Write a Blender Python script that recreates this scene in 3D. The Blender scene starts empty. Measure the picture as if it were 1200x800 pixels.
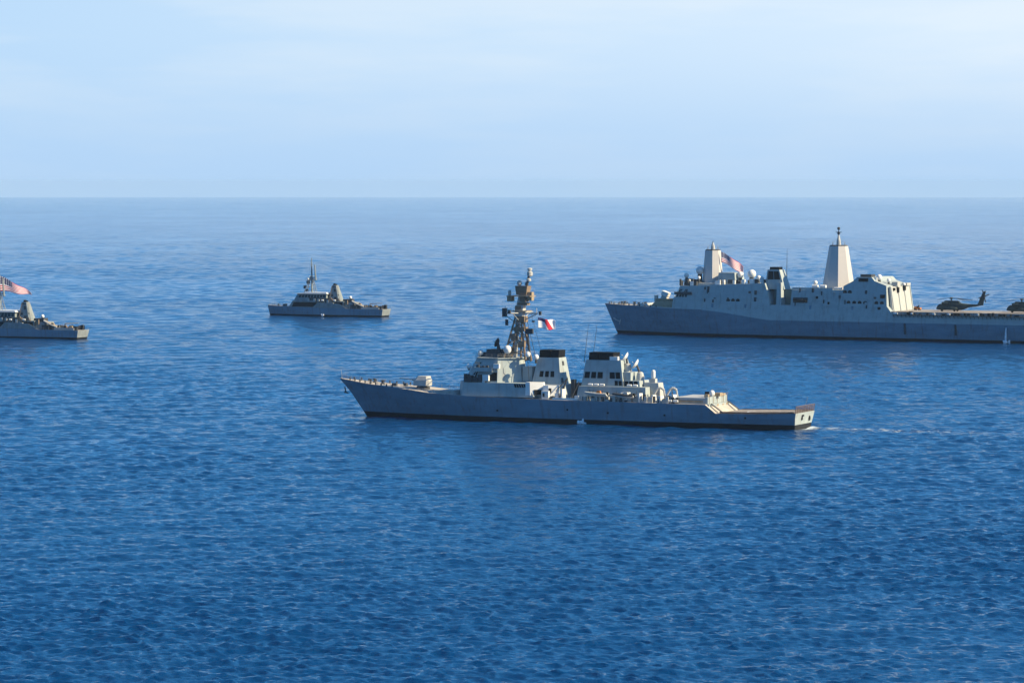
import bpy, bmesh, math, random
import numpy as np
from mathutils import Vector, Matrix

rad = math.radians
S = bpy.context.scene
COL = S.collection
random.seed(7)

# ------------------------------------------------------------------ camera
CAM_H = 72.0
R_EARTH = 7.4e6                       # effective radius with normal refraction
FOCAL_PX = 4200.0                     # at a 1200 px wide frame
cam = bpy.data.cameras.new('camera')
cam.sensor_width = 36.0
cam.lens = 36.0 * FOCAL_PX / 1200.0
cam.clip_start = 1.0
cam.clip_end = 300000.0
cam_o = bpy.data.objects.new('camera', cam)
cam_o.location = (0, 0, CAM_H)
cam_o.rotation_euler = (rad(90 - 2.5565), 0, 0)
COL.objects.link(cam_o)
S.camera = cam_o

# ------------------------------------------------------------------ world, sun, exposure
SUN_AZ = rad(107.0)                    # clockwise from +Y: to the right, a little towards the camera
SUN_EL = rad(34.0)
SKY_STRENGTH = 0.060
w = bpy.data.worlds.new('World')
S.world = w
w.use_nodes = True
wn, wl = w.node_tree.nodes, w.node_tree.links
wn.clear()
out = wn.new('ShaderNodeOutputWorld')
bg = wn.new('ShaderNodeBackground')
sky = wn.new('ShaderNodeTexSky')
sky.sky_type = 'NISHITA'
sky.sun_disc = False
sky.sun_elevation = SUN_EL
sky.sun_rotation = SUN_AZ
sky.altitude = 0
sky.air_density = 1.0
sky.dust_density = 0.6
sky.ozone_density = 3.0
# thin high cloud veil, thicker towards the horizon, drawn by direction
tc = wn.new('ShaderNodeTexCoord')
sep = wn.new('ShaderNodeSeparateXYZ')
wl.new(tc.outputs['Generated'], sep.inputs[0])
mp = wn.new('ShaderNodeMapping')
mp.inputs['Scale'].default_value = (5.0, 5.0, 34.0)
mp.inputs['Rotation'].default_value = (0, rad(3.0), 0)
wl.new(tc.outputs['Generated'], mp.inputs[0])
cn = wn.new('ShaderNodeTexNoise')
cn.inputs['Scale'].default_value = 1.6
cn.inputs['Detail'].default_value = 5.0
cn.inputs['Roughness'].default_value = 0.55
wl.new(mp.outputs[0], cn.inputs['Vector'])
cr = wn.new('ShaderNodeMapRange')
cr.inputs['From Min'].default_value = 0.42
cr.inputs['From Max'].default_value = 0.72
cr.inputs['To Min'].default_value = 0.0
cr.inputs['To Max'].default_value = 0.14
wl.new(cn.outputs['Fac'], cr.inputs['Value'])
cl2 = wn.new('ShaderNodeMapRange')
cl2.inputs['From Min'].default_value = 0.45
cl2.inputs['From Max'].default_value = 0.80
cl2.inputs['To Max'].default_value = 0.4
wl.new(cn.outputs['Fac'], cl2.inputs['Value'])
# veil grows towards the horizon and towards the sun side (right)
hz = wn.new('ShaderNodeMapRange')
hz.inputs['From Min'].default_value = 0.050
hz.inputs['From Max'].default_value = 0.074
hz.inputs['To Min'].default_value = 0.92
hz.inputs['To Max'].default_value = 0.0
hz.interpolation_type = 'SMOOTHSTEP'
wl.new(sep.outputs['Z'], hz.inputs['Value']); zsrc = sep.outputs['Z']
mx = wn.new('ShaderNodeMath'); mx.operation = 'MAXIMUM'
wl.new(hz.outputs[0], mx.inputs[0]); mx.inputs[1].default_value = 0.0
ad = wn.new('ShaderNodeMath'); ad.operation = 'ADD'; ad.use_clamp = True
wl.new(mx.outputs[0], ad.inputs[0]); wl.new(cr.outputs[0], ad.inputs[1])
veil = wn.new('ShaderNodeMix'); veil.data_type = 'RGBA'
wl.new(ad.outputs[0], veil.inputs['Factor'])
tint = wn.new('ShaderNodeMix'); tint.data_type = 'RGBA'; tint.blend_type = 'MULTIPLY'
tint.inputs['Factor'].default_value = 1.0
tint.inputs['B'].default_value = (0.20, 0.86, 1.42, 1)     # tint added to the upper sky to turn shade and water bluer
wl.new(sky.outputs[0], tint.inputs['A'])
midr = wn.new('ShaderNodeMapRange'); midr.interpolation_type = 'SMOOTHSTEP'
midr.inputs['From Min'].default_value = 0.10; midr.inputs['From Max'].default_value = 0.42
midr.inputs['To Min'].default_value = 0.9; midr.inputs['To Max'].default_value = 0.0
midm = wn.new('ShaderNodeMix'); midm.data_type = 'RGBA'
wl.new(tint.outputs['Result'], midm.inputs['A'])
midm.inputs['B'].default_value = (0.85, 4.75, 10.6, 1)  # saturated blue band added above the frame so wave faces reflect bluer
wl.new(midr.outputs[0], midm.inputs['Factor'])
wl.new(midm.outputs['Result'], veil.inputs['A'])
# veil colour: pale blue on the left, paler on the sun side
vr = wn.new('ShaderNodeMapRange')
vr.inputs['From Min'].default_value = -0.16
vr.inputs['From Max'].default_value = 0.16
wl.new(sep.outputs['X'], vr.inputs['Value'])
vc = wn.new('ShaderNodeMix'); vc.data_type = 'RGBA'
vc.inputs['A'].default_value = (5.15, 7.1, 9.2, 1)
vc.inputs['B'].default_value = (7.4, 8.6, 9.7, 1)
wl.new(vr.outputs[0], vc.inputs['Factor'])
# bluer right down at the horizon, whiter where thin cloud lies
low = wn.new('ShaderNodeMapRange'); low.interpolation_type = 'SMOOTHSTEP'
low.inputs['From Min'].default_value = -0.004; low.inputs['From Max'].default_value = 0.045
low.inputs['To Min'].default_value = 1.0; low.inputs['To Max'].default_value = 0.0
wl.new(sep.outputs['Z'], low.inputs['Value'])
lc = wn.new('ShaderNodeMix'); lc.data_type = 'RGBA'
lc.inputs['B'].default_value = (4.7, 6.55, 8.85, 1)
wl.new(low.outputs[0], lc.inputs['Factor'])
cw_ = wn.new('ShaderNodeMix'); cw_.data_type = 'RGBA'
cw_.inputs['B'].default_value = (7.9, 8.7, 9.5, 1)
wl.new(cl2.outputs[0], cw_.inputs['Factor'])
wl.new(vc.outputs['Result'], cw_.inputs['A'])
wl.new(cw_.outputs['Result'], lc.inputs['A'])
wl.new(lc.outputs['Result'], veil.inputs['B'])
wl.new(zsrc, midr.inputs['Value'])
wl.new(veil.outputs['Result'], bg.inputs['Color'])
bg.inputs['Strength'].default_value = SKY_STRENGTH
wl.new(bg.outputs[0], out.inputs['Surface'])

sun = bpy.data.lights.new('sun', 'SUN')
sun.energy = 5.0
sun.angle = rad(0.53)
sun.color = (1.0, 0.83, 0.54)
sun_o = bpy.data.objects.new('sun', sun)
d = Vector((math.sin(SUN_AZ) * math.cos(SUN_EL), math.cos(SUN_AZ) * math.cos(SUN_EL), math.sin(SUN_EL)))
sun_o.rotation_euler = (-d).to_track_quat('-Z', 'Y').to_euler()
sun_o.location = (0, 0, 400)
COL.objects.link(sun_o)

S.view_settings.view_transform = 'Standard'
S.view_settings.look = 'None'
S.view_settings.gamma = 1.0
S.view_settings.use_curve_mapping = False
S.view_settings.exposure = 0.8
S.cycles.use_denoising = True
S.cycles.sample_clamp_direct = 4.0
S.cycles.use_adaptive_sampling = False
S.render.filter_size = 1.2
S.cycles.max_bounces = 6
S.cycles.volume_bounces = 1
S.cycles.sample_clamp_indirect = 6.0


# ------------------------------------------------------------------ materials
def principled(name, color, rough=0.6, metal=0.0, spec=0.12):
    m = bpy.data.materials.new(name)
    m.use_nodes = True
    b = m.node_tree.nodes['Principled BSDF']
    b.inputs['Base Color'].default_value = (*color, 1)
    b.inputs['Roughness'].default_value = rough
    b.inputs['Metallic'].default_value = metal
    b.inputs['Specular IOR Level'].default_value = spec
    return m


def worn(name, color, other, scale=(0.3, 0.3, 0.3), amount=0.5, rough=0.6, streak=None, streak_amt=0.0):
    """paint with uneven tone and, optionally, vertical run marks of another colour"""
    m = principled(name, color, rough)
    n, l = m.node_tree.nodes, m.node_tree.links
    b = n['Principled BSDF']
    tc = n.new('ShaderNodeTexCoord')
    mp = n.new('ShaderNodeMapping'); mp.inputs['Scale'].default_value = scale
    l.new(tc.outputs['Object'], mp.inputs[0])
    nz = n.new('ShaderNodeTexNoise'); nz.inputs['Scale'].default_value = 1.0; nz.inputs['Detail'].default_value = 6
    nz.inputs['Roughness'].default_value = 0.6
    l.new(mp.outputs[0], nz.inputs['Vector'])
    r = n.new('ShaderNodeMapRange')
    r.inputs['From Min'].default_value = 0.35; r.inputs['From Max'].default_value = 0.7
    r.inputs['To Max'].default_value = amount
    l.new(nz.outputs['Fac'], r.inputs['Value'])
    mix = n.new('ShaderNodeMix'); mix.data_type = 'RGBA'
    mix.inputs['A'].default_value = (*color, 1); mix.inputs['B'].default_value = (*other, 1)
    l.new(r.outputs[0], mix.inputs['Factor'])
    last = mix.outputs['Result']
    if streak:
        mp2 = n.new('ShaderNodeMapping'); mp2.inputs['Scale'].default_value = (0.9, 0.9, 0.06)
        l.new(tc.outputs['Object'], mp2.inputs[0])
        n2 = n.new('ShaderNodeTexNoise'); n2.inputs['Scale'].default_value = 1.0; n2.inputs['Detail'].default_value = 4
        l.new(mp2.outputs[0], n2.inputs['Vector'])
        r2 = n.new('ShaderNodeMapRange')
        r2.inputs['From Min'].default_value = 0.52; r2.inputs['From Max'].default_value = 0.78
        r2.inputs['To Max'].default_value = streak_amt
        l.new(n2.outputs['Fac'], r2.inputs['Value'])
        m2 = n.new('ShaderNodeMix'); m2.data_type = 'RGBA'
        l.new(r2.outputs[0], m2.inputs['Factor'])
        l.new(last, m2.inputs['A']); m2.inputs['B'].default_value = (*streak, 1)
        last = m2.outputs['Result']
    l.new(last, b.inputs['Base Color'])
    return m


M = {}
M['hull'] = worn('haze_grey_hull_shaded', (0.160, 0.255, 0.320), (0.115, 0.185, 0.235), (0.12, 0.12, 0.35), 0.9, 0.5, (0.15, 0.10, 0.08), 0.55)  # darker, bluer than the house paint: shade of the lower hull put into colour
M['house'] = worn('haze_grey_house', (0.365, 0.415, 0.41), (0.28, 0.32, 0.325), (0.3, 0.3, 0.5), 0.7, 0.55, (0.20, 0.14, 0.10), 0.45)  # lighter copy, also painted on upper strake and transom as their lit tone
M['deck'] = worn('deck_grey', (0.50, 0.46, 0.40), (0.30, 0.26, 0.22), (0.5, 0.5, 0.5), 0.8, 0.8)
M['flight'] = worn('flight_deck', (0.22, 0.19, 0.165), (0.40, 0.365, 0.32), (0.35, 0.35, 0.35), 0.8, 0.85)
M['boot'] = worn('boot_topping_black', (0.012, 0.013, 0.015), (0.03, 0.028, 0.026), (0.2, 0.2, 0.6), 0.7, 0.5)
M['black'] = worn('soot_and_shade_black', (0.008, 0.009, 0.011), (0.02, 0.02, 0.02), (0.6, 0.6, 0.6), 0.6, 0.7)  # soot on the stacks, painted shade on the alcove and passage panels
M['dark'] = worn('dark_grey_gear', (0.05, 0.055, 0.06), (0.09, 0.09, 0.09), (0.8, 0.8, 0.8), 0.6, 0.6)
M['glass'] = principled('window_glass', (0.012, 0.016, 0.02), 0.15, 0.0, 0.3)
M['white'] = worn('white_paint', (0.72, 0.72, 0.70), (0.55, 0.54, 0.50), (0.7, 0.7, 0.7), 0.5, 0.4)
M['pale'] = worn('pale_grey', (0.46, 0.46, 0.43), (0.34, 0.33, 0.31), (0.6, 0.6, 0.6), 0.6, 0.5)
M['tan'] = worn('tan_canvas', (0.36, 0.29, 0.20), (0.24, 0.17, 0.11), (0.8, 0.8, 0.8), 0.7, 0.9)
M['orange'] = worn('orange_gear', (0.50, 0.20, 0.06), (0.35, 0.14, 0.05), (0.8, 0.8, 0.8), 0.7, 0.7)
M['bronze'] = worn('weathered_tan_grey', (0.27, 0.195, 0.13), (0.12, 0.10, 0.085), (.9, .9, .9), .8, .7)
M['net'] = principled('rusty_net', (0.17, 0.115, 0.085), 0.9)
M['rail'] = principled('rail_grey', (0.27, 0.28, 0.28), 0.6)
M['heli'] = worn('dark_green_grey_aircraft', (0.032, 0.046, 0.045), (0.085, 0.105, 0.09), (0.6, 0.6, 0.6), 0.6, 0.6)
M['rubber'] = principled('black_rubber', (0.015, 0.015, 0.016), 0.8)


def flag_material(name, kind):
    m = bpy.data.materials.new(name)
    m.use_nodes = True
    n, l = m.node_tree.nodes, m.node_tree.links
    b = n['Principled BSDF']
    b.inputs['Roughness'].default_value = 0.9
    uv = n.new('ShaderNodeUVMap')
    sp = n.new('ShaderNodeSeparateXYZ'); l.new(uv.outputs[0], sp.inputs[0])
    U, V = sp.outputs['X'], sp.outputs['Y']

    def math_(op, a, bb, c=None):
        k = n.new('ShaderNodeMath'); k.operation = op
        for i, v in enumerate((a, bb, c)):
            if v is None: continue
            if isinstance(v, (int, float)): k.inputs[i].default_value = v
            else: l.new(v, k.inputs[i])
        return k.outputs[0]

    def mix(f, a, bb):
        k = n.new('ShaderNodeMix'); k.data_type = 'RGBA'
        l.new(f, k.inputs['Factor'])
        for i, v in (('A', a), ('B', bb)):
            if isinstance(v, tuple): k.inputs[i].default_value = (*v, 1)
            else: l.new(v, k.inputs[i])
        return k.outputs['Result']
    RED, WHITE, BLUE = (0.50, 0.02, 0.045), (0.78, 0.77, 0.78), (0.015, 0.025, 0.11)
    if kind == 'stripes':
        s = math_('MULTIPLY', V, 13.0)
        s = math_('FLOOR', s, None)
        odd = math_('MODULO', s, 2.0)                       # 0 = red
        c = mix(odd, RED, WHITE)
        can = math_('MULTIPLY', math_('LESS_THAN', U, 0.4), math_('GREATER_THAN', V, 6.0 / 13.0))
        # rows of white stars, drawn as small dots on a lattice
        pu = math_('SUBTRACT', math_('FRACT', math_('MULTIPLY', U, 15.0), None), 0.5)
        pv = math_('SUBTRACT', math_('FRACT', math_('MULTIPLY', math_('SUBTRACT', V, 6.0 / 13.0), 9.28), None), 0.5)
        dd = math_('ADD', math_('MULTIPLY', pu, pu), math_('MULTIPLY', pv, pv))
        star = math_('LESS_THAN', dd, 0.055)
        c = mix(can, c, mix(star, BLUE, WHITE))
    else:
        band = math_('ADD', math_('MULTIPLY', U, 1.0), math_('MULTIPLY', V, 0.35))
        red = math_('MULTIPLY', math_('GREATER_THAN', band, 0.62), math_('LESS_THAN', band, 0.90))
        c = mix(red, WHITE, RED)
        blue = math_('MULTIPLY', math_('GREATER_THAN', V, math_('ADD', math_('MULTIPLY', U, -0.15), 0.72)), math_('LESS_THAN', U, 0.42))
        c = mix(blue, c, BLUE)
    l.new(c, b.inputs['Base Color'])
    return m


M['flag_stripes'] = flag_material('striped_flag_cloth', 'stripes')
M['flag_bands'] = flag_material('white_blue_red_flag_cloth', 'bands')


# ------------------------------------------------------------------ mesh helpers
class MB:
    def __init__(s):
        s.v, s.f, s.m, s.isl = [], [], [], []

    def add(s, verts, faces, mi=0):
        o = len(s.v)
        s.isl.append((o, o + len(verts), len(s.f), len(s.f) + len(faces)))
        s.v += [tuple(map(float, p)) for p in verts]
        s.f += [tuple(o + i for i in f) for f in faces]
        s.m += [mi] * len(faces)
        return s

    def box(s, x0, x1, y0, y1, z0, z1, mi=0):
        return s.hexa([(x0, y0, z0), (x1, y0, z0), (x1, y1, z0), (x0, y1, z0)],
                      [(x0, y0, z1), (x1, y0, z1), (x1, y1, z1), (x0, y1, z1)], mi)

    def hexa(s, b, t, mi=0):
        return s.add(b + t, [(0, 3, 2, 1), (4, 5, 6, 7), (0, 1, 5, 4), (1, 2, 6, 5), (2, 3, 7, 6), (3, 0, 4, 7)], mi)

    def frustum(s, bot, zb, top, zt, mi=0):
        n = len(bot)
        zb = zb if isinstance(zb, (list, tuple)) else [zb] * n
        zt = zt if isinstance(zt, (list, tuple)) else [zt] * n
        v = [(p[0], p[1], z) for p, z in zip(bot, zb)] + [(p[0], p[1], z) for p, z in zip(top, zt)]
        f = [tuple(range(n)), tuple(range(n, 2 * n))] + [(i, (i + 1) % n, n + (i + 1) % n, n + i) for i in range(n)]
        return s.add(v, f, mi)

    def prism(s, prof, y0, y1, mi=0):
        """x-z outline pulled from y0(z) to y1(z)"""
        fy0 = y0 if callable(y0) else (lambda z: y0)
        fy1 = y1 if callable(y1) else (lambda z: y1)
        n = len(prof)
        v = [(x, fy0(z), z) for x, z in prof] + [(x, fy1(z), z) for x, z in prof]
        f = [tuple(range(n)), tuple(range(n, 2 * n))] + [(i, (i + 1) % n, n + (i + 1) % n, n + i) for i in range(n)]
        return s.add(v, f, mi)

    def tube(s, p0, p1, r0, r1=None, n=8, mi=0):
        r1 = r0 if r1 is None else r1
        p0, p1 = Vector(p0), Vector(p1)
        d = (p1 - p0).normalized()
        a = d.orthogonal().normalized(); b = d.cross(a)
        v = []
        for p, r in ((p0, r0), (p1, r1)):
            for i in range(n):
                t = 2 * math.pi * i / n
                v.append(p + a * (r * math.cos(t)) + b * (r * math.sin(t)))
        f = [tuple(range(n)), tuple(range(n, 2 * n))] + [(i, (i + 1) % n, n + (i + 1) % n, n + i) for i in range(n)]
        return s.add(v, f, mi)

    def path(s, pts, r, n=6, mi=0):
        for a, b in zip(pts[:-1], pts[1:]):
            s.tube(a, b, r, r, n, mi)
        return s

    def lathe(s, c, prof, n=14, axis=(0, 0, 1), mi=0):
        """prof: (radius, height) pairs along axis from c"""
        ax = Vector(axis).normalized()
        a = ax.orthogonal().normalized(); b = ax.cross(a)
        c = Vector(c)
        v = []
        for r, h in prof:
            r = max(r, 0.004)
            for i in range(n):
                t = 2 * math.pi * i / n
                v.append(c + ax * h + a * (r * math.cos(t)) + b * (r * math.sin(t)))
        k = len(prof)
        f = [tuple(range(n)), tuple(range((k - 1) * n, k * n))]
        for j in range(k - 1):
            for i in range(n):
                f.append((j * n + i, j * n + (i + 1) % n, (j + 1) * n + (i + 1) % n, (j + 1) * n + i))
        return s.add(v, f, mi)

    def dome(s, c, r, h=None, n=14, mi=0):
        """upright capsule-like radome, c is its bottom"""
        h = 2 * r if h is None else h
        cyl = max(h - 2 * r, 0)
        prof = []
        for i in range(0, 5):
            t = math.pi / 2 * i / 4
            prof.append((r * math.sin(t) * 0.98 + 0.02 * r, r * (1 - math.cos(t))))
        for i in range(0, 6):
            t = math.pi / 2 * i / 5
            prof.append((r * math.cos(t), r + cyl + 0.001 + r * math.sin(t)))
        return s.lathe(c, prof, n, mi=mi)

    def panel(s, q, u0, u1, v0, v1, outw=0.06, mi=0):
        """thin raised plate on a quad q = (bottom-left, bottom-right, top-right, top-left)"""
        q = [Vector(p) for p in q]

        def at(u, v):
            return (q[0] * (1 - u) + q[1] * u) * (1 - v) + (q[3] * (1 - u) + q[2] * u) * v
        nrm = (q[1] - q[0]).cross(q[3] - q[0]).normalized()
        if nrm.y > 0.02 and q[0].y < 0: nrm = -nrm
        c = [at(u0, v0), at(u1, v0), at(u1, v1), at(u0, v1)]
        return s.hexa([p - nrm * 0.05 for p in c], [p + nrm * outw for p in c], mi)

    def pieces(s):
        """groups of the added shapes that stand apart from each other"""
        P = np.array(s.v)
        bb = [(P[a:b].min(0), P[a:b].max(0)) for a, b, _, _ in s.isl]
        n = len(bb); grp = list(range(n))

        def root(i):
            while grp[i] != i: i = grp[i]
            return i
        for i in range(n):
            for j in range(i):
                gap = np.maximum(0, np.maximum(bb[i][0] - bb[j][1], bb[j][0] - bb[i][1]))
                big = max((bb[i][1] - bb[i][0]).max(), (bb[j][1] - bb[j][0]).max())
                if np.sqrt((gap ** 2).sum()) <= max(.02, .28 * big):
                    a, b = root(i), root(j)
                    if a != b: grp[max(a, b)] = min(a, b)
        out = {}
        for i in range(n): out.setdefault(root(i), []).append(i)
        return list(out.values())

    def build(s, name, mats, parent=None, smooth=False):
        if len(s.isl) > 1 and name not in ('guardrail', 'roof_rail', 'safety_net'):
            ps = s.pieces()
            if 1 < len(ps) <= 100:
                first = None
                for ids in ps:
                    q = MB()
                    for i in ids:
                        a, b, fa, fb = s.isl[i]
                        q.add(s.v[a:b], [tuple(k - a for k in f) for f in s.f[fa:fb]])
                        q.m[-(fb - fa):] = s.m[fa:fb]
                    o = q.make(name, mats, parent, smooth)
                    first = first or o
                return first
        return s.make(name, mats, parent, smooth)

    def make(s, name, mats, parent=None, smooth=False):
        me = bpy.data.meshes.new(name)
        me.from_pydata(s.v, [], s.f)
        mats = mats if isinstance(mats, (list, tuple)) else [mats]
        for k in mats: me.materials.append(k)
        me.polygons.foreach_set('material_index', s.m)
        bm = bmesh.new(); bm.from_mesh(me)
        bmesh.ops.recalc_face_normals(bm, faces=bm.faces)
        bm.to_mesh(me); bm.free()
        if smooth:
            me.polygons.foreach_set('use_smooth', [True] * len(me.polygons))
        me.update()
        o = bpy.data.objects.new(name, me)
        COL.objects.link(o)
        if parent: o.parent = parent
        return o


def tag(o, label=None, cat=None, group=None, kind=None):
    if label: o['label'] = label
    if cat: o['category'] = cat
    if group: o['group'] = group
    if kind: o['kind'] = kind
    return o


def drop(x, y):
    return -(x * x + y * y) / (2 * R_EARTH)


def empty(name, loc, rz=0.0, label=None, cat=None, group=None):
    o = bpy.data.objects.new(name, None)
    o.empty_display_size = 1
    o.location = loc
    o.rotation_euler = (0, 0, rz)
    COL.objects.link(o)
    return tag(o, label, cat, group)


def copy_tree(o, parent=None):
    c = o.copy()
    COL.objects.link(c)
    c.parent = parent
    for ch in list(o.children): copy_tree(ch, c)
    return c


def on(root, p):
    """ship coordinates -> world, for things that stand on a ship"""
    M4 = Matrix.Translation(root.location) @ Matrix.Rotation(root.rotation_euler.z, 4, 'Z')
    return M4 @ Vector(p)


# ------------------------------------------------------------------ ship poses (bow at the waterline, heading)
def pose(x, y, deg): return (x, y, drop(x, y)), -rad(deg)


DDG_POSE = pose(-44.7, 1101.8, 24.0)
LPD_POSE = pose(50.5, 1708.2, 29.5)
MCM_POSE = pose(-130.8, 1939.0, 23.0)


# ------------------------------------------------------------------ sea
def sea_tile(n, size, wind_deg, lam_p, hs, bands, seed, spread=2.0, gain=(1, 1, 1, 1)):
    rng = np.random.default_rng(seed)
    k = 2 * np.pi * np.fft.fftfreq(n, size / n)
    kx, ky = np.meshgrid(k, k)
    kk = np.hypot(kx, ky); kk[0, 0] = 1e-9
    kp = 2 * np.pi / lam_p
    th = np.arctan2(ky, kx) - np.radians(wind_deg)
    dirn = np.maximum(np.cos(th), 0) ** (2 * spread) + 0.06
    Pk = np.where(kk > 0, kk ** -3.45 * np.exp(-1.25 * (kp / kk) ** 2), 0) * dirn
    Pk[0, 0] = 0
    amp = np.sqrt(Pk)
    ph = rng.normal(size=(n, n)) + 1j * rng.normal(size=(n, n))
    sp = amp * ph
    tot = np.real(np.fft.ifft2(sp))
    sc = (hs / 4) / tot.std()
    outb = []
    lam = 2 * np.pi / kk
    for lo, hi in bands:
        q = np.where((lam >= lo) & (lam < hi), sp, 0) * sc * gain[len(outb)]
        # height and the sideways drift that sharpens the crests
        outb.append(np.stack([np.real(np.fft.ifft2(q)), np.real(np.fft.ifft2(-1j * kx / kk * q)), np.real(np.fft.ifft2(-1j * ky / kk * q))], -1).astype(np.float32))
    return outb


def sample(tile, size, x, y, rot):
    n = tile.shape[0]
    c, s_ = math.cos(rot), math.sin(rot)
    u = ((x * c - y * s_) / size * n) % n
    v = ((x * s_ + y * c) / size * n) % n
    iu, iv = np.floor(u).astype(int), np.floor(v).astype(int)
    fu, fv = u - iu, v - iv
    iu %= n; iv %= n
    ju, jv = (iu + 1) % n, (iv + 1) % n
    if tile.ndim == 3: fu, fv = fu[:, None], fv[:, None]
    return (tile[iv, iu] * (1 - fu) * (1 - fv) + tile[iv, ju] * fu * (1 - fv) + tile[jv, iu] * (1 - fu) * fv + tile[jv, ju] * fu * fv)


BANDS = [(9, 400), (3.5, 9), (1.8, 3.5), (0.9, 1.8)]
TILE_A = sea_tile(1024, 330.0, -84, 8.0, 0.42, BANDS, 3, 1.2, (0.9, 1.15, 1.7, 1.7))
TILE_B = sea_tile(1024, 247.0, -112, 5.0, 0.28, BANDS, 11, 0.8, (0.9, 1.15, 1.7, 1.7))
TILE_S = sea_tile(512, 1100.0, -64, 30.0, 0.62, [(8, 400)], 23, 2.0, (1.0,))[0]        # low swell
TILE_G = sea_tile(256, 2600.0, 10, 420.0, 4.0, [(150, 3000)], 5, 0.5)[0][..., 0]      # gust patches
CHOP = 0.75


def sea_offset(x, y, r, cellk=0.00105):
    """wave height and sideways drift at still-water points"""
    cell = cellk * r
    g = np.clip(1.0 + 0.22 * sample(TILE_G, 2600.0, x, y, 0.3), 0.45, 1.7)
    o = np.zeros((len(x), 3))
    c, s_ = math.cos(0.6), math.sin(0.6)
    o += sample(TILE_S, 1100.0, x, y, 0.0) * (0.5 - 0.5 * np.cos(math.pi * np.clip((9500 - r) / 8000, 0, 1)))[:, None]
    for i, (lo, hi) in enumerate(BANDS):
        f = np.clip(2.0 - cell / (0.30 * lo), 0, 1) * (1.0 if i == 0 else g)
        keep = f > 0
        a = sample(TILE_A[i], 330.0, x[keep], y[keep], 0.0)
        b = sample(TILE_B[i], 247.0, x[keep], y[keep], 0.6)
        a[:, 0] += b[:, 0]
        a[:, 1] += b[:, 1] * c + b[:, 2] * s_
        a[:, 2] += -b[:, 1] * s_ + b[:, 2] * c
        o[keep] += f[keep, None] * a
    o[:, 1:] *= -CHOP
    return o


def sea_height(x, y, r):
    return sea_offset(x, y, r)[:, 0]


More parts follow.
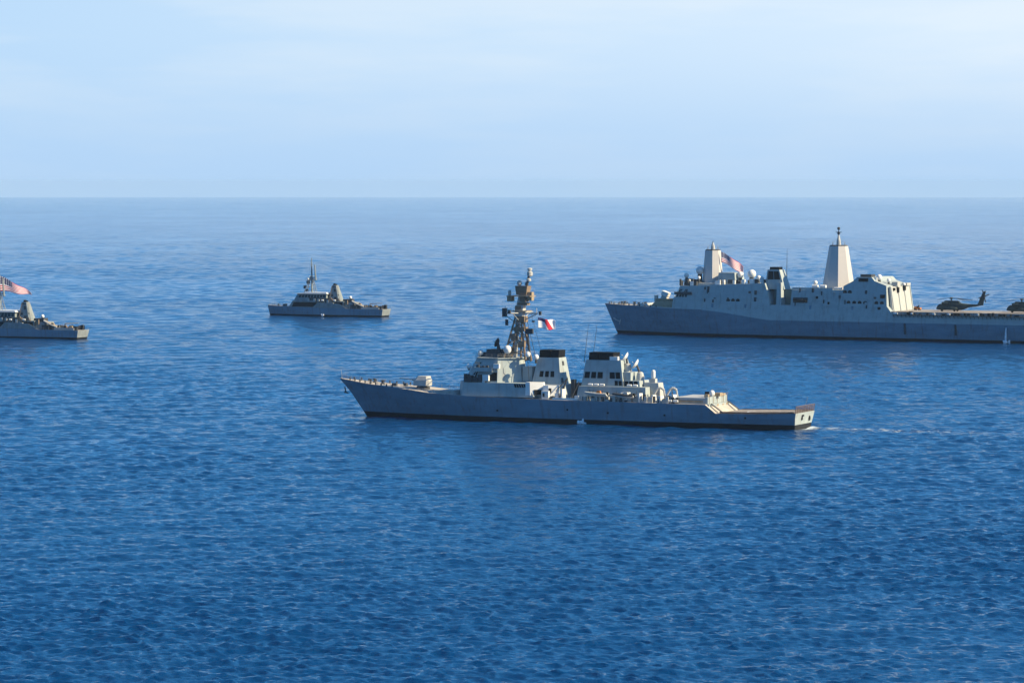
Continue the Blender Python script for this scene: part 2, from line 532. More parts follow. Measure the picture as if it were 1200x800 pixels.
def build_sea():
    dense = np.arange(-10.5, 10.5001, 0.044)
    mid = np.arange(10.6, 23.0, 0.11)
    ang = np.concatenate([np.arange(-180, -26, 6.0), [-24.5], -mid[::-1], dense, mid, [24.5], np.arange(30, 180, 6.0)])
    ang = np.unique(np.round(ang, 4))
    rr = [60, 160, 220, 260, 290, 310]
    while rr[-1] < 3000: rr.append(rr[-1] * 1.0009)
    while rr[-1] < 36000: rr.append(rr[-1] * (1.0016 if rr[-1] < 13000 else 1.004))
    rr = np.array(rr)
    na, nr = len(ang), len(rr)
    A, Rr = np.meshgrid(np.radians(ang), rr)
    X, Y = Rr * np.sin(A), Rr * np.cos(A)
    fade = np.clip((22.8 - np.abs(np.degrees(A))) / 1.5, 0, 1) * np.clip((Rr - 305) / 30, 0, 1)
    ck = np.where(np.abs(np.degrees(A)) < 10.55, 0.00105, 0.0017)
    off = sea_offset(X.ravel(), Y.ravel(), Rr.ravel(), ck.ravel()).reshape(X.shape + (3,)) * fade[..., None]
    Z = off[..., 0] - Rr ** 2 / (2 * R_EARTH)
    X, Y = X + off[..., 1], Y + off[..., 2]
    v = np.stack([X, Y, Z], -1).reshape(-1, 3)
    v = np.vstack([v, [[0, 0, 0]]])
    i = np.arange(nr - 1)[:, None] * na
    j = np.arange(na)[None, :]
    jn = (j + 1) % na
    q = np.stack([i + j, i + jn, i + na + jn, i + na + j], -1).reshape(-1, 4)[:, ::-1]
    tri = np.stack([np.full(na, nr * na), (np.arange(na) + 1) % na, np.arange(na)], -1)[:, ::-1]
    me = bpy.data.meshes.new('sea')
    nv, nq, nt = len(v), len(q), len(tri)
    me.vertices.add(nv); me.vertices.foreach_set('co', v.astype(np.float32).ravel())
    me.loops.add(nq * 4 + nt * 3)
    me.loops.foreach_set('vertex_index', np.concatenate([q.ravel(), tri.ravel()]).astype(np.int32))
    me.polygons.add(nq + nt)
    me.polygons.foreach_set('loop_start', np.concatenate([np.arange(nq) * 4, nq * 4 + np.arange(nt) * 3]).astype(np.int32))
    me.polygons.foreach_set('use_smooth', np.ones(nq + nt, dtype=bool))
    me.update(calc_edges=True)
    me.validate()
    if me.polygons[0].normal.z < 0: me.flip_normals()
    m = bpy.data.materials.new('sea_water')
    m.use_nodes = True
    n, l = m.node_tree.nodes, m.node_tree.links
    b = n['Principled BSDF']
    b.inputs['Base Color'].default_value = (0.0005, 0.036, 0.125, 1)
    b.inputs['Roughness'].default_value = 0.07
    b.inputs['IOR'].default_value = 1.333
    tc = n.new('ShaderNodeTexCoord')

    def noise(scale, detail, rough=0.6, dist=0.0):
        mp = n.new('ShaderNodeMapping'); mp.inputs['Scale'].default_value = scale
        mp.inputs['Rotation'].default_value = (0, 0, rad(-9))
        l.new(tc.outputs['Object'], mp.inputs[0])
        t = n.new('ShaderNodeTexNoise')
        t.inputs['Scale'].default_value = 1.0; t.inputs['Detail'].default_value = detail
        t.inputs['Roughness'].default_value = rough; t.inputs['Distortion'].default_value = dist
        l.new(mp.outputs[0], t.inputs['Vector'])
        return t.outputs['Fac']

    def mul(a, k):
        x = n.new('ShaderNodeMath'); x.operation = 'MULTIPLY'
        l.new(a, x.inputs[0])
        if isinstance(k, float): x.inputs[1].default_value = k
        else: l.new(k, x.inputs[1])
        return x.outputs[0]

    def plus(a, c):
        x = n.new('ShaderNodeMath'); x.operation = 'ADD'
        l.new(a, x.inputs[0]); l.new(c, x.inputs[1]); return x.outputs[0]
    gust = n.new('ShaderNodeMapRange')
    gust.inputs['From Min'].default_value = 0.35; gust.inputs['From Max'].default_value = 0.65
    gust.inputs['To Min'].default_value = 0.55; gust.inputs['To Max'].default_value = 1.25
    l.new(noise((0.004, 0.0022, 1), 4.0), gust.inputs['Value'])
    h = plus(mul(noise((0.60, 0.85, 1), 5.0, 0.68, 0.6), 0.46), mul(noise((2.0, 2.9, 1), 3.0, 0.65), 0.15))
    cat = n.new('ShaderNodeMapRange')
    cat.inputs['From Min'].default_value = 0.35; cat.inputs['From Max'].default_value = 0.65
    cat.inputs['To Min'].default_value = 0.60; cat.inputs['To Max'].default_value = 1.22
    l.new(noise((0.022, 0.007, 1), 4.0, 0.65), cat.inputs['Value'])
    h = mul(mul(h, gust.outputs[0]), cat.outputs[0])
    bp = n.new('ShaderNodeBump')
    bp.inputs['Strength'].default_value = 1.0
    bp.inputs['Distance'].default_value = 1.0
    l.new(h, bp.inputs['Height'])
    l.new(bp.outputs[0], b.inputs['Normal'])
    me.materials.append(m)
    o = bpy.data.objects.new('sea', me)
    COL.objects.link(o)
    tag(o, 'deep blue rippled sea reaching to the horizon', 'sea', kind='structure')
    return o


sea = build_sea()


# ------------------------------------------------------------------ hull loft
def interp(tab, x):
    xs = [p[0] for p in tab]; ys = [p[1] for p in tab]
    return float(np.interp(x, xs, ys))


def make_hull(stem, stern, hb, zt, xs_deck, mats, names, parent):
    """levels from under water to deck edge.
    stem/stern[k]: x at level k, hb[k]: half-breadth table, zt[k]: height table or number (tables by deck x)."""
    nl = len(stem)
    x0, x1 = stem[-1], stern[-1]
    m = MB()
    rows = []
    for xd in xs_deck:
        u = (xd - x0) / (x1 - x0)
        row = []
        for k in range(nl):
            x = stem[k] + u * (stern[k] - stem[k])
            y = interp(hb[k], x)
            z = zt[k] if isinstance(zt[k], (int, float)) else interp(zt[k], xd)
            row.append((x, y, z))
        rows.append(row)
    nst = len(rows)
    v = []
    for row in rows:
        v += [(x, -y, z) for x, y, z in row] + [(x, y, z) for x, y, z in row]
    w2 = 2 * nl
    fs, mi = [], []
    for i in range(nst - 1):
        for k in range(nl - 1):
            a, b_ = i * w2 + k, (i + 1) * w2 + k
            fs.append((a, b_, b_ + 1, a + 1)); mi.append(names[k])
            a += nl; b_ += nl
            fs.append((a, a + 1, b_ + 1, b_)); mi.append(names[k])
    e = (nst - 1) * w2
    for k in range(nl - 1):                                   # transom, in the lighter paint to look sunlit
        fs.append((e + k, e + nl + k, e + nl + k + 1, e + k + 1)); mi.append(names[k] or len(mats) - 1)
        fs.append((k, k + 1, nl + k + 1, nl + k)); mi.append(names[k])
    for i in range(nst - 1):                                  # bottom
        fs.append((i * w2, i * w2 + nl, (i + 1) * w2 + nl, (i + 1) * w2)); mi.append(names[0])
    m.v = v; m.f = fs; m.m = mi
    hull = m.build('hull', mats, parent)
    dk = MB()                                                 # deck lies just inside and 3 cm under the gunwale
    top = [r[-1] for r in rows]
    v2 = []
    for x, y, z in top: v2 += [(x, -y * 0.998, z - 0.03), (x, y * 0.998, z - 0.03)]
    dk.v = v2
    for i in range(nst - 1):
        dk.f.append((2 * i, 2 * i + 1, 2 * i + 3, 2 * i + 2)); dk.m.append(0)
    return hull, dk, top


def guardrail(top, x0, x1, parent, inset=0.25, hgt=1.1, step=2.4, side=(-1, 1), r=0.045, name='guardrail'):
    """stanchions and two wires along the deck edge"""
    xs = [p[0] for p in top]
    m = MB()
    for sd in side:
        pts = []
        nseg = max(2, int((x1 - x0) / step))
        for i in range(nseg + 1):
            x = x0 + (x1 - x0) * i / nseg
            y = np.interp(x, xs, [p[1] for p in top]) - inset
            z = np.interp(x, xs, [p[2] for p in top])
            pts.append(Vector((x, sd * y, z)))
        for p in pts: m.tube(p, p + Vector((0, 0, hgt)), r, r, 4)
        for hh in (hgt, hgt * 0.55):
            m.path([p + Vector((0, 0, hh)) for p in pts], r * 0.75, 4)
    return m.build(name, M['rail'], parent)


def mirror(poly):
    """close a plan outline given on the port side, front to back"""
    return poly + [(x, -y) for x, y in reversed(poly)]


def side_quad(bot, zb, top, zt, i):
    n = len(bot); j = (i + 1) % n
    return [(bot[i][0], bot[i][1], zb), (bot[j][0], bot[j][1], zb), (top[j][0], top[j][1], zt), (top[i][0], top[i][1], zt)]


def dish(c, r, axis, parent, mat, back=None, name='radar_dish'):
    """shallow dish with a hub and feed; c is its centre"""
    m = MB()
    ax = Vector(axis).normalized()
    m.lathe(c, [(r * 0.25, -0.35 * r), (r * 0.7, -0.22 * r), (r, 0.05 * r), (r * 0.97, 0.10 * r), (r * 0.6, -0.06 * r), (0.02, -0.16 * r)], 16, axis)
    m.tube(Vector(c), Vector(c) + ax * r * 0.7, 0.06 * r, 0.06 * r, 6)
    return m.build(name, mat, parent)


def raft_canister(m, x, y, z, L=1.5, r=0.36):
    m.lathe((x - L / 2, y, z), [(r * 0.7, 0), (r, 0.12), (r, L / 2 - 0.05), (r * 1.08, L / 2 - 0.04), (r * 1.08, L / 2 + 0.04), (r, L / 2 + 0.05), (r, L - 0.12), (r * 0.7, L)], 10, (1, 0, 0))


def boat(name, label, loc, rz, L=7.0, W=2.4, hull=None, tube_m=None, cover=None):
    """rigid inflatable boat on its own Empty"""
    o = empty(name, loc, rz, label, 'boat')
    h = MB()
    n = 9
    rows = []
    for i in range(n):
        u = i / (n - 1)
        wv = W / 2 * min(1, (0.08 + 1.9 * u) ** 0.6 if u < 0.5 else 1)
        rows.append([(u * L, -wv, 0.85 + 0.35 * (1 - u) ** 2), (u * L + (1 - u) * 0.5, 0, 0.12 + 0.5 * (1 - u) ** 4), (u * L, wv, 0.85 + 0.35 * (1 - u) ** 2)])
    v = [p for r_ in rows for p in r_]
    f = []
    for i in range(n - 1):
        a, b_ = 3 * i, 3 * i + 3
        f += [(a, b_, b_ + 1, a + 1), (a + 1, b_ + 1, b_ + 2, a + 2), (a, a + 2, b_ + 2, b_)]
    f += [(0, 1, 2), (3 * n - 3, 3 * n - 1, 3 * n - 2)]
    h.add(v, f)
    h.build('hull', hull or M['pale'], o)
    t = MB()
    pl = [Vector(r_[0]) + Vector((0, 0, .1)) for r_ in rows]; pr = [Vector(r_[2]) + Vector((0, 0, .1)) for r_ in rows]
    t.path(pl, 0.27, 8); t.path(pr, 0.27, 8); t.tube(pl[0], pr[0], 0.27, 0.27, 8)
    t.build('buoyancy_tube', tube_m or M['dark'], o)
    c = MB()
    c.hexa([(L * .5, -.5, .9), (L * .72, -.5, .9), (L * .72, .5, .9), (L * .5, .5, .9)], [(L * .55, -.4, 1.9), (L * .68, -.4, 1.9), (L * .68, .4, 1.9), (L * .55, .4, 1.9)])
    c.build('console', cover or M['pale'], o)
    e = MB()
    e.box(L * .96, L * 1.03, -.35, .35, .7, 1.6); e.tube((L * 1.02, 0, .8), (L * 1.04, 0, .1), .12, .1, 6)
    e.build('outboard_motor', M['black'], o)
    return o


# ================================================================== destroyer
def build_destroyer():
    loc, rz = DDG_POSE
    R = empty('destroyer', loc, rz, 'long grey destroyer with raked lattice mast and two black topped funnels, nearest ship', 'destroyer')
    deck_z = [(-9.4, 11.5), (0.6, 10.4), (9.3, 9.6), (18, 9.0), (25, 8.2), (36.7, 7.6), (68, 7.1), (115, 6.9), (118.2, 4.4), (130, 4.5), (142.6, 4.9)]
    xs = [-9.4, -8.2, -7, -5.5, -4, -2, 0.6, 3, 6, 9.3, 13, 18, 21.5, 25, 30, 36.7, 44, 52, 60, 68, 78, 88, 98, 108, 115, 118.2, 124, 130, 136, 142.6]
    hb_deck = [(-9.4, 0.12), (-7, 1.3), (-4, 2.6), (0.6, 4.3), (9.3, 6.7), (18, 8.4), (25, 9.2), (36, 9.9), (60, 10.1), (115, 9.8), (130, 9.1), (142.6, 8.3)]
    hb_boot = [(-1.4, 0.1), (5, 1.7), (10, 2.9), (20, 5.1), (36, 7.6), (60, 9.1), (100, 9.1), (125, 8.4), (142.6, 7.3)]
    hb_wl = [(0, 0.1), (5, 1.3), (10, 2.5), (20, 4.6), (36, 7.2), (60, 8.9), (100, 8.9), (125, 8.0), (142.6, 6.9)]
    hb_sub = [(0.6, 0.05), (20, 3.6), (60, 8.3), (100, 8.0), (142.6, 5.5)]
    hb_mid = [(-5.4, 0.1), (0, 2.3), (8, 4.6), (20, 7.2), (36, 9.0), (60, 9.7), (110, 9.6), (130, 8.8), (142.6, 8.0)]
    mid_z = [(p[0], 1.5 + (p[1] - 1.5) * 0.55) for p in deck_z]
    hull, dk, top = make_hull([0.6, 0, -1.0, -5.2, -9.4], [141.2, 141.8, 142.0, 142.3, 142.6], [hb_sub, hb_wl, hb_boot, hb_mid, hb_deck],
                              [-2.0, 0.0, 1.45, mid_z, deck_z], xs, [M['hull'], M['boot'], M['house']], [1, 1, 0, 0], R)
    dk.build('deck', M['deck'], R)
    # flight deck surface, aft
    fd = MB()
    fd.frustum([(119, -8.9), (130, -8.6), (142.2, -7.9), (142.2, 7.9), (130, 8.6), (119, 8.9)], [4.43, 4.52, 4.92, 4.92, 4.52, 4.43],
               [(119, -8.9), (130, -8.6), (142.2, -7.9), (142.2, 7.9), (130, 8.6), (119, 8.9)], [4.50, 4.58, 4.97, 4.97, 4.58, 4.50])
    fd.build('flight_deck', M['flight'], R)
    ln = MB()
    for i in range(20):
        t = 2 * math.pi * i / 20; t2 = 2 * math.pi * (i + 0.9) / 20
        q = [(130 + 5.2 * math.cos(a) * s, 5.2 * math.sin(a) * s) for a, s in ((t, 1), (t2, 1), (t2, .88), (t, .88))]
        ln.add([(x, y, 4.60 + max(0, (x - 130) * 0.0305)) for x, y in q], [(0, 1, 2, 3)])
    for y in (-6.6, 6.6):
        ln.add([(121, y - .2, 4.56), (141, y - .2, 4.97), (141, y + .2, 4.97), (121, y + .2, 4.56)], [(0, 1, 2, 3)])
    ln.build('deck_marking', M['white'], R)

    # bow gear
    an = MB()
    an.tube((-6.8, -1.5, 8.8), (-6.2, -1.9, 7.2), .22, .22, 6); an.tube((-6.6, -2.3, 7.3), (-5.7, -1.3, 7.0), .2, .2, 6)
    an.build('anchor', M['dark'], R)
    ca = MB()
    for x, y, r in ((2, 1.3, .55), (2, -1.3, .55), (5.5, 0, .8)):
        ca.lathe((x, y, interp(deck_z, x)), [(r, 0), (r * .6, .3), (r * .6, .8), (r, 1.0), (r, 1.2)], 10)
    for i in range(9):
        x = -5 + i * 2.1
        for s in (-1, 1):
            y = s * (interp(hb_deck, x) - .7)
            ca.tube((x, y, interp(deck_z, x)), (x, y, interp(deck_z, x) + .8), .22, .25, 8)
    ca.box(9.5, 11, -2, -1, 9.5, 10.4); ca.box(12, 13, 1, 2.2, 9.2, 10.3)
    ca.build('mooring_gear', M['dark'], R)
    for sd_ in ((-1,), (1,)): guardrail(top, -8.5, 34, R, side=sd_)
    for sd_ in ((-1,), (1,)): guardrail(top, 60, 114, R, side=sd_)
    js = MB(); js.tube((-8.6, 0, 11.4), (-8.8, 0, 14.2), .07, .04, 6); js.build('jackstaff', M['rail'], R)

    # gun
    g = MB()
    b = [(16.4, -1.2), (17.4, -1.9), (21.0, -1.9), (21.6, -1.2), (21.6, 1.2), (21.0, 1.9), (17.4, 1.9), (16.4, 1.2)]
    t = [(17.9, -1.0), (18.2, -1.3), (20.8, -1.4), (21.2, -1.0), (21.2, 1.0), (20.8, 1.4), (18.2, 1.3), (17.9, 1.0)]
    g.frustum(b, 9.75, [(x + .1, y) for x, y in b], 11.4).frustum([(x + .1, y) for x, y in b], 11.4, t, 12.7)
    go = g.build('gun_turret', M['pale'], R)
    gb = MB(); gb.lathe((19.2, 0, 8.5), [(2.1, 0), (2.1, .8), (1.7, 1.26)], 16); gb.build('gun_base', M['dark'], go)
    gl = MB(); gl.tube((17.6, 0, 11.3), (15.4, 0, 11.5), .24, .17, 8); gl.tube((15.4, 0, 11.5), (11.2, 0, 11.9), .12, .10, 8)
    gl.build('gun_barrel', M['dark'], go)
    # vertical launch hatches in a low box
    vl = MB(); vl.box(25.2, 31.2, -4.2, 4.2, 7.9, 8.55)
    vo = vl.build('missile_launcher', M['deck'], R)
    hh = MB()
    for i in range(4):
        for j in range(8):
            hh.box(25.5 + i * 1.42, 26.7 + i * 1.42, -4.0 + j, -3.2 + j, 8.54, 8.62)
    hh.build('hatch', M['pale'], vo)
    bw = MB(); bw.prism([(32.0, 7.7), (32.0, 9.0), (33.0, 9.0), (33.6, 7.7)], -7.5, 7.5); bw.build('breakwater', M['pale'], R)

    # forward deckhouse, lower level
    b1 = mirror([(32.6, -3.0), (36.4, -9.2), (60.2, -9.2)])
    t1 = mirror([(33.2, -2.9), (36.8, -8.7), (58.0, -8.7)])
    h1 = MB(); h1.frustum(b1, 7.55, t1, 11.7)
    h1o = h1.build('deckhouse', M['house'], R)
    dv = MB()
    q = side_quad(b1, 7.55, t1, 11.7, 1)
    for i in range(5): dv.panel(q, .78 + i * .036, .807 + i * .036, .70, .95, .05)
    dv.build('intake_louvre', M['black'], h1o)
    dr = MB()
    for u in (.10, .47, .70): dr.panel(q, u, u + .035, .04, .52, .05)
    dr.build('door', M['house'], h1o)
    # bridge block with the slanted array faces
    b2 = mirror([(34.2, -2.6), (39.2, -7.5), (47.5, -7.7), (53.2, -2.0)])
    t2 = mirror([(38.4, -2.3), (41.4, -5.7), (47.2, -6.6), (52.4, -1.6)])
    h2 = MB(); h2.frustum(b2, 11.7, t2, 18.8)
    h2o = h2.build('bridge_house', M['house'], R)
    n2 = len(b2)
    ar = MB()
    for i in (0, 2, n2 - 2, n2 - 4):
        q = side_quad(b2, 11.7, t2, 18.8, i)
        c = [Vector(p) for p in q]
        ctr = sum(c, Vector()) / 4
        nrm = (c[1] - c[0]).cross(c[3] - c[0]).normalized()
        if nrm.dot(ctr - Vector((44, 0, 15))) < 0: nrm = -nrm
        ex = (c[1] - c[0]).normalized(); ey = nrm.cross(ex)
        vv = []
        for off in (-.05, .12):
            for k in range(8):
                a = math.pi / 8 + k * math.pi / 4
                vv.append(ctr + ex * 2.05 * math.cos(a) + ey * 2.05 * math.sin(a) + nrm * off)
        ar.add(vv, [tuple(range(8)), tuple(range(8, 16))] + [(k, (k + 1) % 8, 8 + (k + 1) % 8, 8 + k) for k in range(8)])
    ar.build('radar_array', M['house'], h2o)
    # pilothouse with its window band, over the array faces
    p0 = mirror([(38.0, -3.6), (40.6, -6.3), (46.0, -6.6)]); p1 = mirror([(38.5, -3.5), (41.0, -6.0), (46.0, -6.2)])
    ph = MB(); ph.frustum(p0, 15.2, p1, 18.3)
    pho = ph.build('pilothouse', M['house'], R)
    wn_ = MB()
    for i, cnt in ((0, 4), (1, 6), (len(p0) - 1, 8)):
        q = side_quad(p0, 15.2, p1, 18.3, i)
        for k in range(cnt): wn_.panel(q, (k + .14) / cnt, (k + .86) / cnt, .48, .78, .04)
    wn_.build('window', M['glass'], pho)
    gr = MB()
    rnd = random.Random(21)
    for i in range(16):
        x = 36.8 + rnd.random() * 6; y = -9.0 + rnd.random() * 1.6; gr.box(x, x + .4 + rnd.random() * .8, y, y + .6, 11.7, 12.6 + rnd.random() * 1.6)
    for i in range(7):
        x = 40.4 + rnd.random() * 5; gr.box(x, x + .3 + rnd.random() * .6, -8.5, -7.9, 15.15, 16.2 + rnd.random() * .9)
    gr.build('deck_fitting', M['dark'], R)
    wg = MB()
    for s in (-1, 1):
        y0, y1 = (-8.6, -5.8) if s < 0 else (5.8, 8.6)
        wg.box(40.0, 46.2, y0, y1, 14.9, 15.15)
        ye = y0 if s < 0 else y1
        wg.box(40.0, 46.2, ye - .05, ye + .05, 15.15, 16.2)
        wg.box(40.0, 40.1, y0, y1, 15.15, 16.2)
    wg.build('bridge_wing', M['house'], R)
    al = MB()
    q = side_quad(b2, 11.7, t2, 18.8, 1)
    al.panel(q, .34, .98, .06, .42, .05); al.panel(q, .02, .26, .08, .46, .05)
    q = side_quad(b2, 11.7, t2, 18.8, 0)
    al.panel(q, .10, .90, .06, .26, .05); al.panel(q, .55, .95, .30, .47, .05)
    al.build('alcove_shade_panel', M['black'], h2o)  # flat black panels, the dark of open alcoves painted on
    lk = MB(); lk.box(43.0, 45.0, -8.6, -7.7, 12.2, 14.0); lk.box(46.3, 48.2, -8.0, -7.1, 15.9, 17.3); lk.box(42.8, 43.6, -8.5, -7.8, 11.7, 12.1)
    lk.build('locker', M['white'], R)
    # roof platform, screens and clutter
    rf = MB(); rf.frustum(mirror([(38.0, -2.6), (41.0, -6.2), (47.4, -7.1), (53.2, -1.9)]), 18.8, mirror([(38.0, -2.6), (41.0, -6.2), (47.4, -7.1), (53.2, -1.9)]), 19.02)
    rf.build('roof_platform', M['house'], R)
    bx = MB(); bx.box(41.6, 46.2, -2.6, 2.6, 19.02, 21.4); bx.box(46.2, 47.8, -1.8, 1.8, 19.02, 20.6); bx.box(39.4, 41.2, -1.2, 3.2, 19.02, 20.4)
    bx.build('equipment_house', M['dark'], R)
    rr_ = MB()
    ring = mirror([(38.2, -2.6), (41.1, -6.0), (47.3, -6.9), (53.0, -1.8)])
    for i in range(len(ring)):
        a, b_ = Vector((*ring[i], 19.02)), Vector((*ring[(i + 1) % len(ring)], 19.02))
        k = max(2, int((b_ - a).length / 1.6))
        for j in range(k): 
            p = a.lerp(b_, j / k); rr_.tube(p, p + Vector((0, 0, 1.1)), .05, .05, 4)
        for hh_ in (.6, 1.1): rr_.tube(a + Vector((0, 0, hh_)), b_ + Vector((0, 0, hh_)), .04, .04, 4)
    rr_.build('roof_rail', M['rail'], R)

    def dome_on(x, y, z, r, h, ped=1.0, mat='white'):
        m = MB(); m.dome((x, y, z + ped), r, h); o = m.build('radar_dome', M[mat], R, True)
        p = MB(); p.tube((x, y, z), (x, y, z + ped + .1), r * .55, r * .45, 8); p.build('pedestal', M['dark'], o)
    dome_on(39.6, -2.4, 18.9, .85, 1.8, .6)
    dome_on(49.2, -4.0, 19.0, 1.15, 2.6, 1.2)
    dome_on(55.5, -3.0, 18.3, .85, 1.8, .9)
    dome_on(58.8, -4.4, 17.6, .8, 1.7, 1.0)
    dome_on(37.0, -5.2, 15.1, .8, 1.5, .3)
    for (x, y, z, ax) in ((44.2, -.5, 23.4, (-1, 0.0, .35)),):
        dish((x, y, z), 1.45, ax, R, M['dark'])
        p = MB(); p.tube((x + .6, y, 21.3), (x + .3, y, z - .4), .6, .45, 8); p.build('dish_pedestal', M['dark'], R)

    # mast: raked, three legs, platforms, yards
    ms = MB()
    ms.tube((50.2, -.4, 18.9), (51.3, -.2, 33.0), .62, .48, 10)
    lg = MB()
    for s in (-1, 1):
        lg.tube((47.6, 2.9 * s, 18.9), (50.6, .7 * s, 32.0), .36, .28, 8)
        lg.tube((54.4, 2.2 * s, 18.0), (51.9, .5 * s, 32.5), .34, .28, 8)
    for k in range(6):
        z0 = 19.5 + k * 2.0; f0 = (z0 - 18.9) / 13.1; f1 = min(1, f0 + .15)
        for s in (-1, 1):
            lg.tube((47.6 + 3 * f0, s * (2.9 - 2.2 * f0), z0), (54.4 - 2.5 * f1, s * (2.2 - 1.7 * f1), z0 + 2), .13, .13, 5)
            lg.tube((54.4 - 2.5 * f0, s * (2.2 - 1.7 * f0), z0), (47.6 + 3 * f1, s * (2.9 - 2.2 * f1), z0 + 2), .13, .13, 5)
        lg.tube((47.6 + 3 * f0, -(2.9 - 2.2 * f0), z0), (47.6 + 3 * f0, (2.9 - 2.2 * f0), z0), .13, .13, 5)
    ms.frustum([(50.0, -1.2), (52.8, -1.2), (52.8, 1.2), (50.0, 1.2)], 31.5, [(51.6, -.8), (53.4, -.8), (53.4, .8), (51.6, .8)], 38.2)
    mo = ms.build('mast', M['pale'], R)
    lg.build('mast_leg', M['bronze'], mo)
    bk = MB()
    bk.frustum([(50.9, -1.3), (54.2, -1.3), (54.2, 1.3), (50.9, 1.3)], 37.9, [(50.6, -1.6), (54.6, -1.6), (54.6, 1.6), (50.6, 1.6)], 40.6)
    bk.box(51.2, 54.4, -1.1, 1.1, 34.8, 35.6); bk.box(51.0, 53.6, -1.4, 1.4, 29.6, 31.4)
    bk.build('sensor_box', M['bronze'], mo)
    ft = MB()
    ft.box(50.2, 53.6, -1.5, 1.5, 27.0, 28.2); ft.box(49.4, 51.0, -2.0, -.4, 24.2, 26.2); ft.box(51.8, 53.8, -1.9, -.6, 22.2, 24.0); ft.box(50.4, 52.4, -1.2, 1.0, 33.4, 34.6)
    ft.box(52.0, 54.0, -1.3, 1.3, 35.8, 37.2); ft.box(48.0, 49.6, -1.2, .4, 20.0, 22.0); ft.tube((52.2, -.9, 19), (52.6, -.7, 31), .3, .24, 6)
    ft.build('mast_fitting', M['bronze'], mo)
    yd = MB()
    for s in (-1, 1):
        yd.tube((51.6, 0, 32.4), (52.2, 8.2 * s, 32.6), .2, .12, 6)
        yd.tube((51.6, 0, 29.8), (52.1, 6.3 * s, 32.4), .12, .12, 5)
    yd.tube((46.2, -.3, 32.3), (57.6, -.3, 32.4), .24, .2, 6)
    yd.tube((51.2, -.3, 29.4), (57.2, -.3, 32.2), .17, .17, 6); yd.tube((51.0, -.3, 29.0), (46.4, -.3, 32.0), .15, .15, 6)
    yd.tube((57.2, -.3, 32.3), (57.2, -.3, 34.0), .14, .1, 5); yd.tube((46.6, -.3, 32.3), (46.8, -.3, 34.4), .2, .12, 5)
    yd.build('yardarm', M['pale'], mo)
    yb = MB()
    yb.box(46.0, 47.2, -.8, .4, 31.2, 33.8); yb.box(46.9, 47.6, -.5, .3, 28.6, 30.4); yb.box(58.0, 58.7, -.6, 0, 31.9, 33.0)
    yb.box(48.9, 49.7, -3.2, -2.4, 32.2, 33.4); yb.box(55.8, 56.5, -.8, 0, 29.7, 30.2)
    yb.build('yard_antenna', M['dark'], mo)
    pl = MB()
    pl.box(48.0, 55.8, -2.2, 2.2, 37.4, 37.65); pl.box(47.8, 49.2, -1.2, 1.2, 35.9, 37.4); pl.box(54.4, 55.8, -.9, .9, 36.2, 38.8)
    pl.box(49.6, 54.6, -1.9, 1.9, 32.9, 33.2)
    pl.build('mast_platform', M['tan'], mo)
    dm = MB(); dm.dome((48.4, -.6, 37.6), .5, 1.7, 10); dm.dome((51.6, -.5, 40.6), .75, 1.7, 12); dm.dome((53.4, .8, 40.6), .6, 1.3, 10)
    dm.build('radar_dome', M['pale'], mo, True)
    tp = MB(); tp.tube((53.8, 0, 40.5), (54.9, 0, 45.6), .42, .3, 8)
    tp.build('topmast', M['dark'], mo)
    tb = MB(); tb.lathe((54.45, 0, 41.9), [(.3, 0), (.75, .2), (.75, .8), (.4, 1.0)], 10)
    tb.lathe((54.8, 0, 43.4), [(.3, 0), (.85, .3), (.85, 1.4), (.5, 1.6), (.5, 1.9), (.75, 2.0), (.75, 2.5), (.1, 2.7)], 12)
    tb.build('beacon', M['pale'], mo)
    # rigging behind the mast
    rg = MB()
    for s in (-1, 1):
        rg.tube((56.6, 4.5 * s, 12.0), (53.6, .8 * s, 30.0), .09, .07, 5)
        rg.tube((58, 2.5 * s, 19.0), (52.2, 6.5 * s, 32.5), .05, .05, 4)
    rg.tube((56.5, -3.2, 18), (54.6, -1.2, 27.4), .3, .22, 6); rg.box(54.2, 56.6, -2.0, -1.2, 26.2, 27.8)
    rg.build('rigging', M['dark'], mo)

    # low structure aft of the bridge, with white gear amidships
    am = MB(); am.frustum(mirror([(53.5, -6.2), (69.5, -6.2)]), 7.2, mirror([(53.5, -5.6), (68.5, -5.6)]), 11.4)
    am.box(53.4, 56.6, -2.2, 2.6, 11.4, 16.4)
    am.build('midships_house', M['house'], R)
    wp = MB()
    wp.frustum([(57.4, -9.3), (59.0, -9.3), (62.8, -6.6), (62.8, -5.8), (57.4, -5.8)], 8.2, [(57.4, -9.1), (58.8, -9.1), (62.2, -6.6), (62.2, -5.8), (57.4, -5.8)], 12.1)
    wp.frustum([(62.6, -7.9), (64.4, -7.9), (67.4, -6.0), (67.4, -5.4), (62.6, -5.4)], 8.0, [(62.6, -7.8), (64.2, -7.8), (67.0, -6.0), (67.0, -5.4), (62.6, -5.4)], 11.2)
    wp.box(62.6, 64.8, -9.1, -7.8, 7.2, 9.6); wp.box(66.6, 67.6, -8.4, -7.0, 7.2, 9.0)
    wpo = wp.build('boat_screen', M['white'], R)
    wd = MB(); wd.hexa([(60.0, -8.75, 8.3), (61.8, -7.45, 8.3), (61.7, -7.0, 8.3), (59.9, -8.3, 8.3)], [(60.0, -8.75, 9.9), (61.8, -7.45, 9.9), (61.7, -7.0, 9.9), (59.9, -8.3, 9.9)]); wd.box(64.4, 65.2, -7.82, -7.6, 9.0, 10.4); wd.box(63.0, 63.6, -9.2, -9.05, 7.9, 9.0)
    wd.build('opening', M['black'], wpo)
    cr_ = MB()
    cr_.tube((67.4, -6.8, 7.1), (69.6, -5.6, 13.4), .28, .2, 6); cr_.tube((69.6, -5.6, 13.4), (66.6, -7.6, 9.6), .16, .12, 6)
